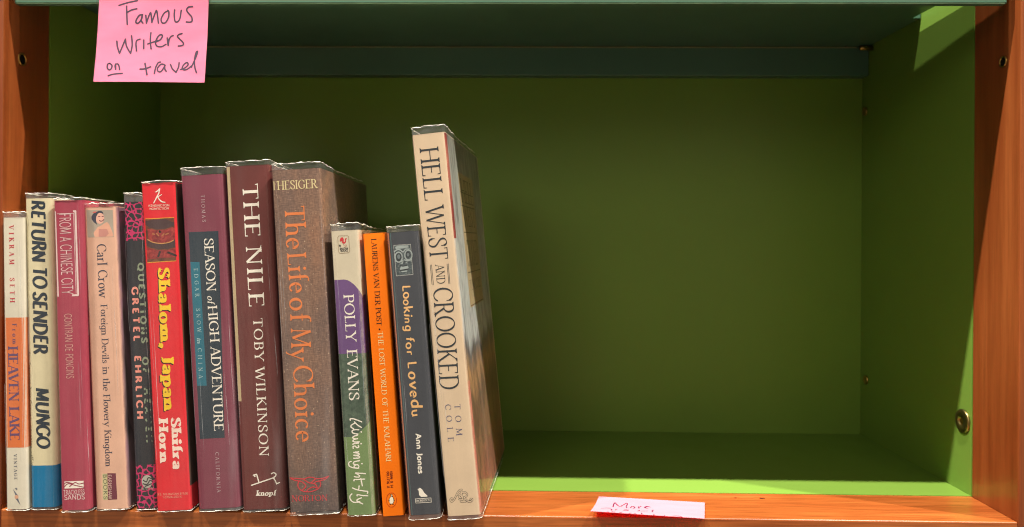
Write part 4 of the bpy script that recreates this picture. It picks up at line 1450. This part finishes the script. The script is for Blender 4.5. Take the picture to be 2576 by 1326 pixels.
# ---------------------------------------------------------------- sticky notes
class HangNote:
    """square note stuck to the lip; s across, t up from the lower edge, with a slight curl outwards below"""
    def __init__(self):
        self.y = 0.0005
        a, b = at(*D('F', 1022, 880), self.y), at(*D('F', 2188, 886), self.y)
        self.a = a
        self.w = (b - a).length
        self.ang = math.atan2(b.z - a.z, b.x - a.x)
        self.ca, self.sa = math.cos(self.ang), math.sin(self.ang)

    def px(self, p):
        q = at(p[0], p[1], self.y) - self.a
        return (q.x * self.ca + q.z * self.sa, -q.x * self.sa + q.z * self.ca)

    def map(self, s, t, off):
        k = max(0.0, 1 - t / self.w)
        y = 0.0033 - 0.0066 * k * k - 0.0006 * math.sin(s / self.w * 5) * k
        y -= 0.0004 * nz3(s * 60, t * 60, 3)
        x = s * self.ca - t * self.sa
        z = s * self.sa + t * self.ca
        return self.a + Vector((x, y - self.y - off, z))


def sheet(name, surf, w, h, m, n=18, thick=0.00012):
    verts, faces = [], []
    N = n + 1
    for off in (0.0, -thick):
        for j in range(N):
            for i in range(N):
                verts.append(surf.map(w * i / n, h * j / n, off))
    for j in range(n):
        for i in range(n):
            a = j * N + i
            faces.append((a, a + 1, a + N + 1, a + N))
            b = a + N * N
            faces.append((b, b + N, b + N + 1, b + 1))
    for i in range(n):
        for (a, b) in ((i, i + 1), (n * N + i + 1, n * N + i), ((i + 1) * N, i * N), (i * N + n, (i + 1) * N + n)):
            faces.append((b, a, a + N * N, b + N * N))
    o = mesh(name, verts, faces, m, None, True)
    bmc = bmesh.new()
    bmc.from_mesh(o.data)
    bmc.normal_update()
    bmesh.ops.split_edges(bmc, edges=[e for e in bmc.edges if len(e.link_faces) == 2 and e.calc_face_angle(0) > 0.8])
    bmc.to_mesh(o.data)
    bmc.free()
    return o


hn = HangNote()
root = thing('sticky_note', 'pink sticky note with handwriting hanging from the upper shelf lip', 'sticky note', Matrix.Translation(hn.a), 'pink sticky notes')
ninv = Matrix.Translation(-hn.a)
PINK = note_material('pink_note_paper', lin((250, 150, 184)), lin((250, 110, 135)))
o = sheet('paper', hn, hn.w, hn.w, PINK)
o.parent = root
o.matrix_parent_inverse = ninv
FAM = [[(1245, 47), (1330, 20), (1440, -4)], [(1328, 55), (1335, 150), (1343, 255)], [(1330, 130), (1380, 100), (1438, 85)],
       [(1500, 150), (1470, 155), (1440, 200), (1435, 235), (1460, 240), (1490, 200), (1500, 150)], [(1500, 150), (1490, 210), (1507, 240)],
       [(1535, 155), (1545, 240)], [(1545, 235), (1572, 150), (1587, 132), (1602, 235)], [(1602, 230), (1635, 125), (1650, 112), (1672, 240)],
       [(1770, 105), (1730, 130), (1700, 190), (1710, 235), (1745, 235), (1775, 180), (1778, 120), (1765, 100)],
       [(1838, 95), (1835, 150), (1845, 215), (1870, 225), (1895, 190), (1905, 120), (1908, 100)],
       [(2028, 58), (1985, 65), (1965, 95), (1985, 130), (2020, 170), (2025, 215), (2000, 228), (1965, 225)],
       [(1240, 437), (1250, 500), (1278, 570)], [(1278, 568), (1330, 415)], [(1330, 415), (1345, 490), (1395, 572)], [(1395, 572), (1405, 480), (1392, 378)],
       [(1447, 485), (1455, 545)], [(1455, 540), (1445, 470), (1452, 430), (1485, 415)], [(1525, 425), (1530, 520)],
       [(1597, 345), (1595, 430), (1608, 522)], [(1570, 468), (1620, 450), (1675, 430)],
       [(1655, 445), (1700, 420), (1720, 380), (1700, 365), (1670, 395), (1650, 450), (1670, 492), (1720, 495), (1760, 470)],
       [(1770, 400), (1785, 485)], [(1785, 480), (1790, 420), (1810, 385), (1832, 375)],
       [(1925, 352), (1890, 365), (1878, 385), (1910, 420), (1942, 455), (1935, 480), (1890, 488)],
       [(1180, 680), (1160, 690), (1160, 730), (1185, 752), (1205, 730), (1205, 700), (1180, 680)], [(1245, 685), (1250, 745)],
       [(1248, 740), (1240, 700), (1262, 685), (1280, 705), (1292, 748)], [(1178, 815), (1230, 798), (1322, 790)],
       [(1555, 680), (1570, 740), (1585, 805)], [(1508, 743), (1560, 740), (1615, 718)], [(1660, 790), (1668, 730), (1690, 675), (1715, 665)],
       [(1750, 690), (1720, 690), (1690, 730), (1695, 765), (1730, 765), (1765, 700)], [(1760, 695), (1765, 740), (1780, 765)],
       [(1820, 690), (1845, 740), (1885, 775)], [(1885, 772), (1905, 720), (1908, 670)],
       [(1930, 745), (1975, 725), (2005, 690), (1990, 668), (1960, 690), (1945, 730), (1965, 748), (2000, 740), (2040, 705)],
       [(2040, 720), (2080, 620), (2098, 550), (2082, 560), (2070, 640), (2078, 720), (2098, 780)]]
o = decal('handwriting', hn, stroke_polys(hn, 'F', FAM, 4.0), mat((72, 58, 76), 0.6, 0.2, 0.2), root, 0.00006)
o.matrix_parent_inverse = ninv


class LieNote:
    """note lying on the wooden trim, its near edge curled up over the front edge"""
    def __init__(self):
        self.q = [D('M', 262, 363), D('M', 2226, 492), D('M', 2230, 215), D('M', 410, 110)]
        z = Vector((0, 0, 1))
        self.P = [at(*self.q[0], -0.014), at(*self.q[1], -0.009), hit(self.q[2], Vector((0, 0, 0.0012)), z), hit(self.q[3], Vector((0, 0, 0.0012)), z)]

    def px(self, p):
        s = t = 0.5
        q = self.q
        for _ in range(20):
            f = [(1 - s) * (1 - t) * q[0][i] + s * (1 - t) * q[1][i] + s * t * q[2][i] + (1 - s) * t * q[3][i] - p[i] for i in (0, 1)]
            a = [(1 - t) * (q[1][i] - q[0][i]) + t * (q[2][i] - q[3][i]) for i in (0, 1)]
            b = [(1 - s) * (q[3][i] - q[0][i]) + s * (q[2][i] - q[1][i]) for i in (0, 1)]
            det = a[0] * b[1] - a[1] * b[0]
            s -= (f[0] * b[1] - f[1] * b[0]) / det
            t -= (a[0] * f[1] - a[1] * f[0]) / det
        return (s * 0.076, t * 0.05)

    def map(self, s, t, off):
        s, t = s / 0.076, t / 0.05
        P = self.P
        v = P[0] * ((1 - s) * (1 - t)) + P[1] * (s * (1 - t)) + P[2] * (s * t) + P[3] * ((1 - s) * t)
        v = v + Vector((0, 0, off - 0.0012 * math.sin(math.pi * t) * (1 - 0.5 * s)))
        return v


ln = LieNote()
base = (ln.P[2] + ln.P[3]) / 2
root = thing('sticky_note', 'pale pink sticky note lying on the wooden shelf edge, curled over its front', 'sticky note', Matrix.Translation(base), 'pink sticky notes')
ninv = Matrix.Translation(-base)
PINK2 = note_material('pale_pink_note_paper', lin((232, 172, 190)), lin((255, 30, 66)), 0.46)
o = sheet('paper', ln, 0.076, 0.05, PINK2)
o.parent = root
o.matrix_parent_inverse = ninv
MOR = [[(652, 272), (665, 230), (690, 203), (720, 235), (770, 265), (830, 240), (885, 215), (900, 230), (880, 270), (890, 290)],
       [(955, 288), (975, 268), (1010, 270), (1028, 290), (1005, 300)], [(1095, 272), (1100, 300)], [(1105, 278), (1135, 266)], [(1200, 290), (1240, 275), (1290, 280), (1230, 268), (1200, 288), (1250, 302)],
       [(450, 300), (530, 293), (600, 298)], [(610, 312), (630, 325), (622, 340)], [(685, 335), (715, 315)], [(830, 335), (870, 325), (915, 338), (840, 345)], [(1080, 352), (1110, 338)], [(1140, 352), (1210, 350), (1245, 350)], [(1330, 368), (1325, 345), (1350, 332)],
       [(555, 372), (575, 380)], [(625, 380), (650, 372), (685, 382)], [(770, 392), (805, 376)], [(920, 402), (965, 394)], [(1010, 402), (1035, 405)], [(1145, 415), (1142, 392)], [(1345, 422), (1360, 432)], [(1525, 435), (1535, 442)], [(1675, 448), (1730, 446), (1790, 450), (1830, 466)]]
o = decal('handwriting', ln, stroke_polys(ln, 'M', MOR, 2.9), mat((92, 26, 60), 0.6, 0.2, 0.2), root, 0.00012)
o.matrix_parent_inverse = ninv
